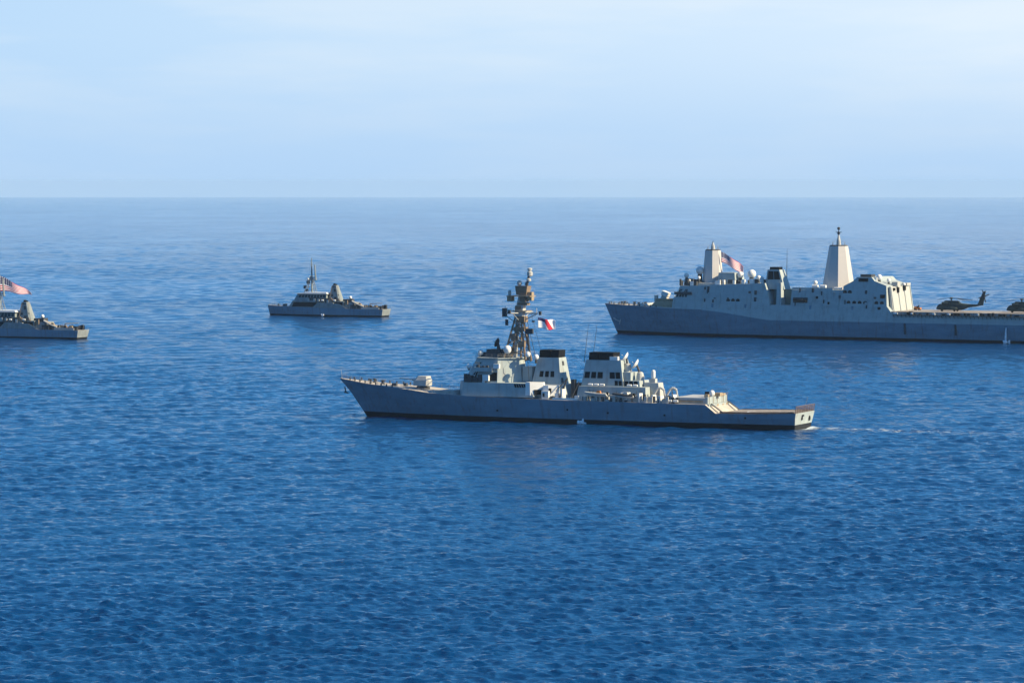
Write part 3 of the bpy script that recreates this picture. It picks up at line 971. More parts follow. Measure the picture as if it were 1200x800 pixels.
    cr_.box(70.2, 71.4, -4.5, -3.0, 7.1, 13.0); cr_.box(71.8, 73.2, -4.0, -1.5, 7.1, 12.0); cr_.tube((71.0, -6.4, 7.1), (73.4, -6.0, 12.4), .22, .18, 6)
    cr_.build('boat_crane', M['dark'], R)
    cb = MB(); cb.box(66.5, 74.6, -9.9, -9.65, 7.15, 7.75); cb.box(73.5, 74.8, -9.6, -8.9, 7.1, 8.5); cb.build('bulwark', M['white'], R)

    # funnels
    def funnel(xb0, xb1, xt0, xt1, zb, zt, wb, wt, stacks, louv, lowbase):
        f = MB()
        bb = [(xb0, -wb), (xb1, -wb), (xb1, wb), (xb0, wb)]; tt = [(xt0, -wt), (xt1, -wt), (xt1, wt), (xt0, wt)]
        f.frustum(bb, zb, tt, zt)
        fo = f.build('funnel', M['house'], R)
        for (a, b_) in stacks:
            s = MB(); s.frustum([(a, -wt + .25), (b_, -wt + .25), (b_, wt - .25), (a, wt - .25)], zt, [(a + .1, -wt + .35), (b_ + .15, -wt + .35), (b_ + .15, wt - .35), (a + .1, wt - .35)], zt + 2.25)
            s.build('exhaust_stack', M['black'], fo)
        q = side_quad(bb, zb, tt, zt, 0)
        for (u0, u1, v0, v1) in louv:
            p = MB(); p.panel(q, u0, u1, v0, v1, .06); p.build('intake_louvre', M['black'], fo)
        q2 = side_quad(bb, zb, tt, zt, 1)
        p = MB()
        c = [Vector(x) for x in q2]
        for (u0, u1, v0, v1) in ((.36, .6, .70, .86), (.1, .3, .06, .24)):
            pts = [(c[0].lerp(c[1], u)).lerp(c[3].lerp(c[2], u), v) for u, v in ((u0, v0), (u1, v0), (u1, v1), (u0, v1))]
            p.hexa([x - Vector((.05, 0, 0)) for x in pts], [x + Vector((.07, 0, .01)) for x in pts])
        p.build('vent', M['dark'], fo)
        return fo
    funnel(57.2, 66.6, 58.7, 65.5, 11.4, 19.3, 4.0, 2.7, [(59.0, 62.4), (63.0, 65.3)], [(.22, .36, .27, .49), (.43, .57, .27, .49), (.64, .78, .27, .49)], 0)
    b3 = mirror([(72.6, -6.4), (95.0, -6.4)]); t3 = mirror([(73.2, -5.6), (94.6, -5.6)])
    ah = MB(); ah.frustum(b3, 6.9, t3, 11.2)
    ah.build('aft_deckhouse', M['house'], R)
    f2 = funnel(73.4, 87.0, 74.4, 85.6, 11.2, 18.9, 4.2, 2.9, [(75.2, 78.0), (78.3, 83.0)], [(.04, .17, .30, .54), (.21, .33, .30, .54), (.37, .50, .30, .54), (.68, .81, .30, .54), (.83, .95, .30, .54)], 0)
    w3 = MB(); w3.box(82.0, 84.6, -2.8, -1.6, 18.9, 20.0); w3.build('locker', M['white'], f2)
    st = MB(); st.frustum([(87.0, -4.0), (92.2, -4.0), (92.2, 4.0), (87.0, 4.0)], 11.2, [(87.0, -3.7), (91.9, -3.7), (91.9, 3.7), (87.0, 3.7)], 13.0)
    st.box(85.7, 88.8, -2.9, 2.9, 13.0, 15.4)
    sto = st.build('director_house', M['house'], R)
    lv = MB(); q = [(87.0, -4.0, 11.2), (92.2, -4.0, 11.2), (91.9, -3.7, 13.0), (87.0, -3.7, 13.0)]
    for k in range(3): lv.panel(q, .04 + .3 * k, .28 + .3 * k, .12, .90, .05)
    lv.build('intake_louvre', M['black'], sto)
    lv = MB(); q = [(73.4, -4.2, 11.2), (87.0, -4.2, 11.2), (85.6, -2.9, 18.9), (74.4, -2.9, 18.9)]
    for k in range(2): lv.panel(q, .80 + .095 * k, .875 + .095 * k, .04, .22, .05)
    lv.build('intake_louvre', M['black'], f2)

    def director(x, z, dx, dz, name='fire_control_dish'):
        p = MB(); p.lathe((x, 0, z), [(1.25, 0), (1.15, 1.2), (.9, 2.2), (.55, 2.5)], 12)
        po = p.build('director_pedestal', M['pale'], R)
        p2 = MB(); p2.tube((x - .2, 0, z + 2.3), (x + dx + .5, 0, z + dz - .3), .4, .3, 8); p2.build('dish_arm', M['dark'], po)
        dish((x + dx, 0, z + dz), 1.7, (-.80, -.25, .55), po, M['white'], name=name)
    # the dishes look forward, so their lit backs show
    director(86.7, 15.4, -.9, 4.4)
    director(90.7, 13.0, -1.6, 4.8)
    # white antennas
    wa = MB()
    wa.tube((73.6, -2.4, 18), (75.0, -2.4, 29.4), .10, .05, 6); wa.tube((75.0, .8, 18.5), (76.4, .8, 29.0), .09, .05, 6)
    wa.build('whip_antenna', M['dark'], R)
    # close-in gun aft, on its box
    cbx = MB(); cbx.frustum([(92.4, -2.2), (97.8, -2.2), (97.8, 2.2), (92.4, 2.2)], 8.0, [(92.8, -1.9), (97.2, -1.9), (97.2, 1.9), (92.8, 1.9)], 12.4)
    cbx.build('gun_platform', M['pale'], R)
    cw = MB(); cw.box(94.0, 95.8, -.9, .9, 12.4, 13.6)
    cwo = cw.build('close_in_gun', M['pale'], R)
    cd = MB(); cd.dome((94.9, 0, 13.5), .62, 2.7, 12); cd.build('radar_dome', M['white'], cwo, True)
    cg = MB(); cg.tube((94.6, 0, 13.4), (92.8, 0, 13.7), .14, .12, 6); cg.build('gun_barrel', M['dark'], cwo)
    # arched replenishment frames
    for x0, x1 in ((96.0, 99.6), (100.2, 103.6)):
        a = MB(); pts = []
        for i in range(9):
            t = i / 8
            pts.append((x0 + (x1 - x0) * t, -4.5 + (1.2 * t), 6.95 + 4.8 * math.sin(math.pi * (.12 + .62 * t)) - 4.8 * math.sin(math.pi * .12) * (1 - t) - 0 * t))
        a.path(pts, .38, 7)
        a.tube(pts[-1], (x1 + .5, -3.2, 6.9), .3, .3, 6); a.tube(pts[5], (pts[5][0], pts[5][1] + .4, 6.9), .22, .22, 6)
        a.build('deck_frame', M['pale'], R)
    dkb = MB()
    rnd = random.Random(3)
    for x in np.arange(76, 113, 1.15):
        if 107 < x: continue
        y = -9.2 + rnd.random() * 1.9; hgt = .6 + rnd.random() * 1.5; l = .5 + rnd.random() * .9
        dkb.box(x, x + l, y, y + .5 + rnd.random() * .6, 6.9, 6.9 + hgt)
    dkb.build('deck_locker', M['pale'], R)
    wl_ = MB()
    for x in (68.6, 75.0, 79.6, 82.2, 87.4, 89.0, 93.6, 97.2, 99.8, 104.0):
        y = -8.8 + rnd.random() * 1.6; w_ = .7 + rnd.random() * .8; hgt = 1.2 + rnd.random() * 2.2
        wl_.frustum([(x, y), (x + w_ * .5, y), (x + w_, y + .9), (x + w_, y + 1.6), (x, y + 1.6)], 6.95, [(x, y), (x + w_ * .5, y), (x + w_, y + .9), (x + w_, y + 1.6), (x, y + 1.6)], 6.95 + hgt)
    wl_.build('vent_cowl', M['white'], R)
    dkd = MB()
    for x in np.arange(75.4, 106, 1.5):
        y = -8.6 + rnd.random() * 1.6; hgt = .6 + rnd.random() * 2.0; l = .3 + rnd.random() * .7
        dkd.box(x, x + l, y, y + .5 + rnd.random() * .5, 6.9, 6.9 + hgt)
        if rnd.random() < .35: dkd.tube((x, y, 6.9), (x + .5, y + .3, 10.2), .1, .08, 5)
    dkd.build('deck_fitting', M['dark'], R)
    lr = MB()
    for x in (77.5, 79.4, 81.3, 90.0, 91.9): raft_canister(lr, x, -6.9, 11.75)
    for x in (103.5, 105.4): raft_canister(lr, x, -8.6, 7.6)
    lr.build('life_raft', M['white'], R)
    # after launcher house and step down to the flight deck
    av = MB(); av.box(104.6, 114.4, -7.6, 7.6, 6.9, 8.7)
    avo = av.build('missile_launcher', M['pale'], R)
    ag = MB(); ag.box(106.0, 113.6, -7.72, -7.55, 7.3, 8.0); ag.build('recess', M['tan'], avo)
    bh = MB(); bh.box(114.4, 115.2, -8.0, 8.0, 6.9, 8.9); bh.box(115.2, 115.9, -8.6, 8.6, 4.5, 6.86)
    bh.build('aft_bulkhead', M['house'], R)
    bg_ = MB()
    for y, z, w_, h_ in ((-6, 4.7, 1.0, 1.9), (-2.2, 4.7, 1.4, 2.0), (2.4, 4.7, 1.0, 1.9), (5.6, 4.7, 1.3, 2.0)):
        bg_.box(115.85, 115.98, y, y + w_, z, z + h_)
    bg_.build('door', M['tan'], R)
    bt = MB(); bt.box(114.6, 116.4, -1.0, 1.2, 8.9, 9.9); bt.box(113.2, 114.4, -5.6, -4.2, 8.7, 9.6); bt.box(114.5, 115.6, 3.2, 6.0, 8.9, 9.5)
    for y in (-7.6, -4, -1, 4, 7): bt.tube((115.6, y, 6.9), (115.6, y, 9.6), .09, .09, 5)
    bt.build('control_cabin', M['tan'], R)
    bl = MB(); bl.dome((114.2, -1.8, 8.7), .8, 2.0, 12); bl.build('radar_dome', M['white'], R, True)
    bd = MB(); bd.box(112.0, 113.2, -2.0, -.6, 8.7, 10.2); bd.build('sensor_box', M['black'], R)
    lad = MB()
    for s in (-1, 1): lad.hexa([(116, 6.6 * s, 6.9), (116, 7.6 * s, 6.9), (119.4, 7.6 * s, 4.6), (119.4, 6.6 * s, 4.6)], [(116, 6.6 * s, 7.1), (116, 7.6 * s, 7.1), (119.6, 7.6 * s, 4.6), (119.6, 6.6 * s, 4.6)])
    lad.build('ladder', M['dark'], R)
    # raised safety nets round the flight deck and across the stern
    nt = MB()

    def net(a, b_, hgt, lean):
        a, b_ = Vector(a), Vector(b_)
        n = max(2, int((b_ - a).length / 0.5))
        up = Vector(lean) + Vector((0, 0, hgt))
        for i in range(n + 1):
            p = a.lerp(b_, i / n); r = .09 if i % 4 == 0 else .035
            nt.tube(p, p + up, r, r, 4)
        for k in range(1, 6):
            nt.tube(a + up * (k / 5), b_ + up * (k / 5), .05 if k < 5 else .09, None, 4)
    net((119.5, -8.95, 4.45), (130, -8.9, 4.55), 0.45, (0, -.6, 0)); net((130, -8.9, 4.55), (142.0, -8.1, 4.9), 0.45, (0, -.6, 0))
    net((119.5, 8.95, 4.45), (142.0, 8.1, 4.9), 0.15, (0, .8, 0))
    net((142.4, -8.2, 4.9), (142.4, 8.2, 4.9), 2.0, (.25, 0, 0))
    nt.build('safety_net', M['net'], R)
    fs = MB(); fs.tube((141.9, 0, 4.9), (143.4, 0, 9.3), .07, .05, 6); fs.build('flagstaff', M['rail'], R)
    # transom fittings
    tf = MB()
    tf.lathe((142.25, 4.6, 2.9), [(.75, 0), (.75, .14)], 14, (1, 0, 0)); tf.box(142.2, 142.55, -2.6, -1.9, 2.7, 4.2); tf.box(142.2, 142.5, -1.9, -.6, 3.7, 4.2)
    tf.build('stern_port', M['black'], R)
    # side ladder and overboard fittings
    sp_ = MB()
    for x, z in ((48, 3.2), (71, 4.0), (84, 3.4), (102, 3.2), (127, 3.0)):
        y = -interp(hb_mid, x) - .05
        sp_.box(x, x + .5, y - .02, y + .2, z, z + .5)
    sp_.build('overboard_outlet', M['black'], R)
    return R


ddg = build_destroyer()


# ================================================================== amphibious transport ship
def build_lpd():
    loc, rz = LPD_POSE
    R = empty('amphibious_ship', loc, rz, 'largest ship, grey, with two enclosed faceted masts and a helicopter deck', 'warship')
    LEN = 216.0
    deck_z = [(-7, 14.1), (0, 13.9), (21, 13.3), (33, 12.9), (50, 12.9), (LEN, 13.2)]
    kn_z = [(-7, 14.0), (21, 13.2), (33, 12.7), (51, 12.6), (64.5, 11.2), (86, 8.3), (LEN, 8.3)]
    xs = [-7, -6, -4, -1, 3, 8, 14, 21, 27, 33, 42, 51, 58, 64.5, 75, 86, 100, 120, 146, 165, 185, 205, LEN]
    hb_deck = [(-7, .2), (-4, 1.9), (0, 3.8), (8, 7.2), (21, 11.6), (33, 14.2), (42, 15.2), (51, 15.4), (86, 15.1), (LEN, 15.0)]
    hb_kn = [(-7, .15), (-4, 1.8), (0, 3.7), (8, 7.1), (21, 11.6), (33, 14.3), (42, 15.4), (51, 15.8), (86, 16.0), (LEN, 15.8)]
    hb_boot = [(-1, .1), (8, 3.2), (21, 7.2), (40, 11.6), (70, 14.4), (150, 14.8), (LEN, 14.2)]
    hb_wl = [(0, .1), (8, 2.6), (21, 6.4), (40, 10.8), (70, 14.0), (150, 14.5), (LEN, 13.8)]
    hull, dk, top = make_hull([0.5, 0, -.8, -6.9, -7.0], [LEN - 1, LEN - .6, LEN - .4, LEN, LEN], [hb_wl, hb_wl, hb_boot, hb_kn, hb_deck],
                              [-3.0, 0, 1.3, kn_z, deck_z], xs, [M['hull'], M['boot'], M['house']], [1, 1, 0, 2], R)  # upper strake in the lighter paint, its sky light put into colour
    dk.build('deck', M['deck'], R)
    for sd_ in ((-1,), (1,)): guardrail(top, -5, 30, R, r=.06, side=sd_)
    TUM = 0.19

    def py(z): return -(15.05 - (z - 13.0) * TUM)

    def sy(z): return -py(z)
    # forward house: narrowing front piece plus flush sided block
    fh = MB()
    fh.frustum(mirror([(33.6, -9.5), (36.5, -14.2), (44, -15.0)]), 12.9, mirror([(34.2, -9.2), (37.0, -13.5), (44, -14.25)]), 17.2)
    fh.frustum(mirror([(34.2, -9.2), (37.0, -13.5), (44, -14.25)]), 17.2, mirror([(37.6, -8.4), (40.2, -12.4), (44, -13.1)]), 23.4)
    fh.prism([(44, 12.9), (44, 23.4), (50, 23.7), (83.4, 25.2), (86.6, 17.3), (86.8, 12.9)], py, sy)
    fho = fh.build('forward_house', M['house'], R)
    bwn = MB()
    for zz, n_ in ((18.2, 4), (20.6, 5)):
        for k in range(n_):
            b_ = mirror([(34.2, -9.2), (37.0, -13.5), (44, -14.25)]); t_ = mirror([(37.6, -8.4), (40.2, -12.4), (44, -13.1)])
            v0 = (zz - 17.2) / 6.2
            for i in (0, 1):
                q = side_quad(b_, 17.2, t_, 23.4, i)
                bwn.panel(q, (k + .12) / n_, (k + .88) / n_, v0, v0 + .2, .06)
    bwn.build('window', M['glass'], fho)
    bwg = MB(); bwg.box(37.4, 46.5, -14.4, -11.6, 19.3, 19.55); bwg.box(37.4, 46.5, -14.45, -14.3, 19.55, 20.6)
    bwg.box(37.4, 46.5, 11.6, 14.4, 19.3, 19.55)
    bwg.build('bridge_wing', M['dark'], fho)
    port = MB()
    for x in (65.4, 67.9, 70.4): port.lathe((x, py(16.9) + .12, 16.9), [(.95, 0), (.95, .18)], 14, (0, -1, 0))
    port.build('side_opening', M['black'], fho)
    sb = MB(); sb.box(52.5, 53.4, py(22.4) - .12, py(22.4) + .2, 21.8, 23.0); sb.box(54.4, 55.2, py(21) - .12, py(21) + .3, 20.6, 21.4)
    sb.build('door', M['dark'], fho)

    # forecastle gear: breakwater, capstans, missile launcher on the forward step
    fo = MB()
    for x, y in ((3, 1.5), (3, -1.5), (9, 0), (13, -3.4), (13, 3.4)):
        fo.lathe((x, y, interp(deck_z, x)), [(.9, 0), (.6, .4), (.6, 1.0), (.9, 1.4)], 10)
    for x in np.arange(-4, 30, 3.4):
        y = interp(hb_deck, x) - .8
        for s in (-1, 1): fo.tube((x, s * y, interp(deck_z, x)), (x, s * y, interp(deck_z, x) + .9), .3, .3, 8)
    fo.build('mooring_gear', M['dark'], R)
    bwk = MB(); bwk.prism([(15.2, 13.3), (15.2, 14.5), (15.7, 14.5), (16.4, 13.3)], -9, 9); bwk.build('breakwater', M['pale'], R)
    lp = MB(); lp.frustum([(19.2, -4.4), (33.6, -6.5), (33.6, 6.5), (19.2, 4.4)], 13.0, [(22.0, -3.6), (33.6, -5.6), (33.6, 5.6), (22.0, 3.6)], 15.6)
    lp.box(21.6, 28.4, -3.0, 3.0, 15.6, 16.8)
    lp.build('launcher_platform', M['tan'], R)
    ml = MB(); ml.hexa([(23.8, -1.6, 18.6), (26.8, -1.6, 17.6), (26.8, 1.6, 17.6), (23.8, 1.6, 18.6)], [(24.4, -1.6, 20.6), (27.6, -1.6, 19.4), (27.6, 1.6, 19.4), (24.4, 1.6, 20.6)])
    ml.build('missile_launcher', M['white'], R)
    mp_ = MB(); mp_.frustum([(23.4, -1.4), (26.6, -1.4), (26.6, 1.4), (23.4, 1.4)], 16.8, [(24.2, -1.1), (26.2, -1.1), (26.2, 1.1), (24.2, 1.1)], 18.6)
    mp_.box(20.6, 22.0, -2.2, -.6, 15.4, 18.4); mp_.build('launcher_pedestal', M['pale'], R)
    an = MB()
    an.tube((.2, -3.0, 6.6), (2.8, -3.0, 5.6), .32, .25, 6); an.tube((2.8, -2.6, 6.6), (2.9, -3.9, 4.4), .3, .25, 6); an.tube((-1.0, -2.4, 7.2), (.6, -3.0, 6.4), .4, .4, 6)
    an.build('anchor', M['pale'], R)

    # enclosed faceted masts
    def mast(xc, zb, zt, wb, wt, pole_top, cap):
        k = math.tan(math.pi / 8)
        def octo(w): return [(xc + w / 2 * a, w / 2 * b_) for a, b_ in ((-1, -k), (-k, -1), (k, -1), (1, -k), (1, k), (k, 1), (-k, 1), (-1, k))]
        m = MB(); m.frustum(octo(wb), zb, octo(wt), zt)
        mo = m.build('enclosed_mast', M['mast'], R)
        c = MB(); c.frustum(octo(wt * .98), zt, octo(wt * .9), zt + .5); c.build('mast_cap', M['dark'], mo)
        p = MB(); p.lathe((xc, 0, zt + .4), [(1.1, 0), (.9, cap * .5), (.35, cap)], 10); p.build('mast_cone', M['pale'], mo)
        t = MB(); t.tube((xc, 0, zt + cap), (xc, 0, pole_top), .28, .14, 8)
        if pole_top - zt > 5:
            t.box(xc - .5, xc + .5, -.5, .5, pole_top - 3.4, pole_top - 2.2); t.tube((xc - 1.6, 0, pole_top - 2.4), (xc + 1.6, 0, pole_top - 2.4), .14, .14, 5)
            t.lathe((xc, 0, pole_top - 1.4), [(.2, 0), (.7, .2), (.7, 1.1), (.2, 1.4)], 8)
        t.build('pole', M['dark'], mo)
        bt_ = MB()
        for a in range(6):
            an_ = a * 1.05
            bt_.tube((xc + wt * .4 * math.cos(an_), wt * .4 * math.sin(an_), zt + .4), (xc + wt * .4 * math.cos(an_), wt * .4 * math.sin(an_), zt + 1.8 + .5 * (a % 3)), .1, .07, 5)
        bt_.build('whip_antenna', M['rail'], mo)
        return mo
    M['mast'] = worn('mast_grey', (0.52, 0.49, 0.46), (0.46, 0.44, 0.415), (.25, .25, .5), .5, .55)
    mast(50.4, 23.5, 39.8, 9.3, 6.8, 44.3, 3.2)
    mast(114.9, 22.3, 42.4, 14.0, 8.0, 51.2, 4.6)
    mb = MB(); mb.box(43.6, 58.5, -9.5, 9.5, 23.2, 24.7); mb.build('mast_base', M['pale'], R)
    bxh = MB(); bxh.frustum([(55.8, -6.4), (65.2, -6.4), (65.2, 4.0), (55.8, 4.0)], 24.0, [(56.4, -6.0), (64.6, -6.0), (64.6, 3.6), (56.4, 3.6)], 29.6)
    bxh.build('radar_house', M['house'], R)

    def dome(x, y, z, r, h, ped, mat='white'):
        m = MB(); m.dome((x, y, z + ped), r, h); o = m.build('radar_dome', M[mat], R, True)
        p = MB(); p.tube((x, y, z), (x, y, z + ped + .3), r * .7, r * .55, 8); p.build('pedestal', M['dark'], o)
    dome(44.6, -2.0, 24.5, 1.9, 3.9, 3.9)
    dome(38.8, -4.5, 23.4, 1.2, 2.3, 3.4)
    dome(41.2, -6.0, 23.4, .8, 1.6, 1.4); dome(36.8, -2.0, 22.0, .9, 1.7, 2.4); dome(47.2, -8.2, 24.7, .8, 1.5, 1.6)
    dome(66.2, -3.0, 24.6, 1.5, 3.2, 2.4); dome(71.6, -2.0, 24.9, 2.0, 4.0, 2.2); dome(75.8, -3.4, 25.0, 1.1, 2.2, 1.3); dome(79, -6.5, 25.2, 1.0, 2.2, .7)
    cl = MB()
    rnd = random.Random(5)
    for i in range(22):
        x = 37.5 + rnd.random() * 9; y = -11.5 + rnd.random() * 9; hh = .8 + rnd.random() * 2.6
        cl.box(x, x + .5 + rnd.random() * 1.2, y, y + .6 + rnd.random(), 23.4, 23.4 + hh)
    for i in range(14):
        x = 56 + rnd.random() * 26; y = -11.5 + rnd.random() * 4; cl.box(x, x + .6 + rnd.random(), y, y + .8, 24.2 + (x - 50) * .03, 25.2 + (x - 50) * .03 + rnd.random())
    cl.build('roof_equipment', M['dark'], R)
    clw = MB()
    for i in range(16):
        x = 43 + rnd.random() * 38; y = -12 + rnd.random() * 5; hh = .6 + rnd.random() * 1.4
        clw.box(x, x + .6 + rnd.random() * 1.6, y, y + .6 + rnd.random(), 23.4 + max(0, x - 50) * .04, 24.2 + max(0, x - 50) * .04 + hh)
    clw.build('locker', M['white'], R)

    # recess between the forward house and the middle, funnel above it
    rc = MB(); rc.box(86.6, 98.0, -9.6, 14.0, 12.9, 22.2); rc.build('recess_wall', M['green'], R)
    colm = MB(); colm.frustum([(89.8, -14.0), (92.4, -14.0), (92.4, -9.6), (89.8, -9.6)], 14.0, [(89.6, -12.7), (91.6, -12.7), (91.6, -9.6), (89.6, -9.6)], 25.6); colm.build('recess_column', M['house'], R)
    lowb = MB(); lowb.prism([(86.8, 12.9), (86.8, 15.3), (97.4, 15.3), (97.4, 12.9)], lambda z: py(z) + .04, lambda z: -9.7); lowb.build('boat_sill', M['house'], R)
    fu = MB()
    bb, tt = [(82.4, -10.6), (92.4, -10.6), (92.4, -3.4), (82.4, -3.4)], [(83.4, -9.8), (89.4, -9.8), (89.4, -4.2), (83.4, -4.2)]
    fu.frustum(bb, 22.4, tt, 31.4)
    fuo = fu.build('funnel', M['house'], R)
    lv = MB(); q = side_quad(bb, 22.4, tt, 31.4, 0)
    lv.panel(q, .10, .48, .50, .92, .08); lv.panel(q, .52, .90, .50, .92, .08); lv.build('intake_louvre', M['black'], fuo)
    ex = MB(); ex.box(84.2, 88.8, -9.0, -5.0, 31.4, 32.6); ex.build('exhaust_stack', M['black'], fuo)
    wa = MB(); wa.tube((91.4, -6, 28), (91.6, -6, 41), .16, .08, 6); wa.build('whip_antenna', M['dark'], R)

    # middle and after house
    mh = MB(); mh.prism([(97.4, 12.9), (97.4, 22.4), (123.2, 22.6), (123.2, 12.9)], py, sy)
    mho = mh.build('middle_house', M['house'], R)
    ed = MB(); ed.box(97.6, 118, py(22.4) + .15, py(22.4) + .35, 22.5, 23.5); ed.build('bulwark', M['pale'], mho)
    rr_ = MB()
    for x in (98.6,): rr_.box(x, x + 7.2, py(17) - .1, py(17) + .8, 15.9, 18.9)
    rr_.build('boat_niche', M['dark'], mho)
    mq = MB()
    for x, z in ((110, 18.5), (116, 16)): mq.box(x, x + .9, py(z) - .12, py(z) + .3, z, z + 1.1)
    mq.build('side_opening', M['black'], mho)
    wl_ = MB()
    for x in (108.5, 112.5): raft_canister(wl_, x, -11.6, 24.0, 3.0, .8)
    for x in (119, 121): raft_canister(wl_, x, -11.8, 23.3, 2.0, .5)
    wl_.build('life_raft', M['white'], R)
    ah = MB()
    ah.prism([(123.2, 12.9), (123.2, 24.4), (127.8, 26.8), (129.6, 28.6), (136.8, 28.6), (138.4, 26.9), (144.4, 24.8), (145.4, 15.6), (147.6, 13.1), (147.6, 12.9)], py, sy)
    aho = ah.build('hangar', M['house'], R)
    lv = MB()
    for x, z, w_, h_ in ((130.6, 26.6, 4.6, 1.5),): lv.box(x, x + w_, py(z) - .22, py(z) + .3, z, z + h_)
    lv.build('intake_louvre', M['black'], aho)
    so = MB()
    for x in (126.4, 129.2, 131.9, 134.6, 140.2, 142.9): so.lathe((x, py(16.9) + .15, 16.9), [(.95, 0), (.95, .22)], 14, (0, -1, 0))
    for x in (124.2, 126.6): so.lathe((x, py(21.6) + .15, 21.6), [(1.0, 0), (1.0, .22)], 14, (0, -1, 0))
    so.box(141.8, 144.2, py(19.8) - .14, py(19.8) + .3, 18.9, 20.8); so.box(141.0, 142.4, py(14.6) - .14, py(14.6) + .3, 14.0, 15.2); so.box(134.3, 135.2, py(21.6) - .14, py(21.6) + .3, 21, 22.6)
    so.build('side_opening', M['black'], aho)
    ex2 = MB(); ex2.box(130.4, 135.8, -10.2, -5.8, 28.6, 29.8); ex2.build('exhaust_stack', M['dark'], aho)
    dome(139.0, -8.5, 26.5, 1.3, 2.8, .6); dome(142.6, -6.0, 25.2, .9, 1.9, 1.0); dome(107.6, -9.5, 22.5, 1.0, 2.0, 2.2); dome(145.6, 4.6, 23.6, .8, 1.6, .6)
    wx = MB(); wx.box(137.2, 138.6, -10.4, -8.0, 26.4, 28.6); wx.build('locker', M['white'], R)
    # pale hangar door face, slightly stepped
    sf = MB(); sl = MB(); sw = MB()
    rnd = random.Random(17)
    for i in range(34):
        x = rnd.choice((46 + rnd.random() * 36, 99 + rnd.random() * 44)); z = 13.4 + rnd.random() * 8.2
        w_, h_ = .4 + rnd.random() * .9, .4 + rnd.random() * 1.6
        (sf if rnd.random() < .6 else sl).box(x, x + w_, py(z) - .12, py(z) + .4, z, z + h_)
    for x in (52, 61, 77, 104.5, 113.5, 121.6, 138.6): sl.tube((x, py(13.2) - .1, 13.2), (x, py(21.6) - .1, 21.6), .16, .16, 5)
    for x in (57, 74, 107, 128): 
        sw.box(x, x + 1.0, py(14.2) - .1, py(14.2) + .3, 13.5, 15.4)
    sf.build('side_fitting', M['dark'], R); sl.build('pipe', M['house'], R); sw.build('door', M['hull'], R)
    sn = MB()
    for x0, x1, z in ((44.5, 83, 17.4), (98, 123, 17.4), (123.4, 144.6, 18.9), (98, 144, 14.9)): sn.hexa([(x0, py(z) - .14, z), (x1, py(z) - .14, z), (x1, py(z) + .2, z), (x0, py(z) + .2, z)], [(x0, py(z + .22) - .14, z + .22), (x1, py(z + .22) - .14, z + .22), (x1, py(z + .22) + .2, z + .22), (x0, py(z + .22) + .2, z + .22)])
    sn.build('side_rail', M['house'], R)
    hd = MB()
    hd.hexa([(146.2, -11.8, 13.4), (147.4, -11.8, 13.4), (147.4, 11.8, 13.4), (146.2, 11.8, 13.4)], [(145.0, -11.4, 24.4), (145.7, -11.4, 24.4), (145.7, 11.4, 24.4), (145.0, 11.4, 24.4)])
    hdo = hd.build('hangar_door', M['pale'], R)
    hs = MB()
    for y in (-11.2, -3.4, 3.6, 10.6): hs.hexa([(147.4, y, 13.4), (147.7, y, 13.4), (147.7, y + .6, 13.4), (147.4, y + .6, 13.4)], [(145.7, y, 24.3), (146.0, y, 24.3), (146.0, y + .6, 24.3), (145.7, y + .6, 24.3)])
    hs.build('door_rail', M['house'], hdo)
    hc = MB(); hc.box(143.8, 146.6, -5.2, -2.0, 24.6, 26.4); hc.box(144.0, 146.4, 6.2, 10.4, 24.6, 25.7); hc.build('control_station', M['pale'], R)
    hk = MB(); hk.box(146.0, 146.9, -4.6, -3.6, 21.6, 24.0); hk.box(145.9, 146.7, 2.6, 4.4, 22.4, 24.6); hk.box(145.9, 146.6, -8.8, -7.4, 22.6, 23.8); hk.build('deck_light', M['black'], R)
    # flight deck and catwalk
    fd = MB(); fd.box(147.7, LEN - .3, -14.7, 14.7, 13.02, 13.34); fd.build('flight_deck', M['flight'], R)
    lm = MB()
    for y in (-9, 0, 9): lm.box(152, LEN - 3, y - .2, y + .2, 13.345, 13.352)
    for x in (164, 190): lm.box(x, x + .4, -13, 13, 13.356, 13.363)
    lm.build('deck_marking', M['white'], R)
    cw = MB()
    cw.box(149, LEN - 2, -16.9, -15.0, 12.0, 12.15)
    for i in range(34):
        x = 149.5 + i * 1.95
        cw.box(x, x + .16, -16.9, -16.75, 12.1, 13.3); cw.tube((x, -16.8, 12.05), (x, -15.1, 10.4), .12, .1, 5)
    cw.box(149, LEN - 2, -16.92, -16.82, 12.7, 12.82); cw.box(149, LEN - 2, -16.92, -16.82, 13.2, 13.32)
    cw.build('catwalk', M['dark'], R)
    cx = MB()
    rnd = random.Random(9)
    for i in range(26):
        x = 150 + rnd.random() * 58; cx.box(x, x + .5 + rnd.random() * 1.8, -16.4, -15.4, 12.15, 12.7 + rnd.random() * 1.0)
    cx.build('catwalk_gear', M['black'], R)
    cy = MB()
    for x, l in ((150.6, 2.0), (158.6, 1.0), (176.6, 1.2), (169.2, 1.4), (190.6, 1.0)): raft_canister(cy, x, -16.6, 12.6, l, .5)
    cy.build('life_raft', M['white'], R)
    # vertical fender bars and lower shell openings
    vf = MB()
    for x in (154.4, 179.0): 
        y = -15.55
        vf.hexa([(x, y, 3.2), (x + .8, y, 3.2), (x + .8, y + .4, 3.2), (x, y + .4, 3.2)], [(x, -16.12, 8.0), (x + .8, -16.12, 8.0), (x + .8, -15.7, 8.0), (x, -15.7, 8.0)])
    vf.build('fender', M['dark'], R)
    sp = MB(); sp.box(160.0, 160.3, -16.0, 16.0, 12.95, 13.0)
    return R


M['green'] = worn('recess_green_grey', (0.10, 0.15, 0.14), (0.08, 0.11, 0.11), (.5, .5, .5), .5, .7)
lpd = build_lpd()


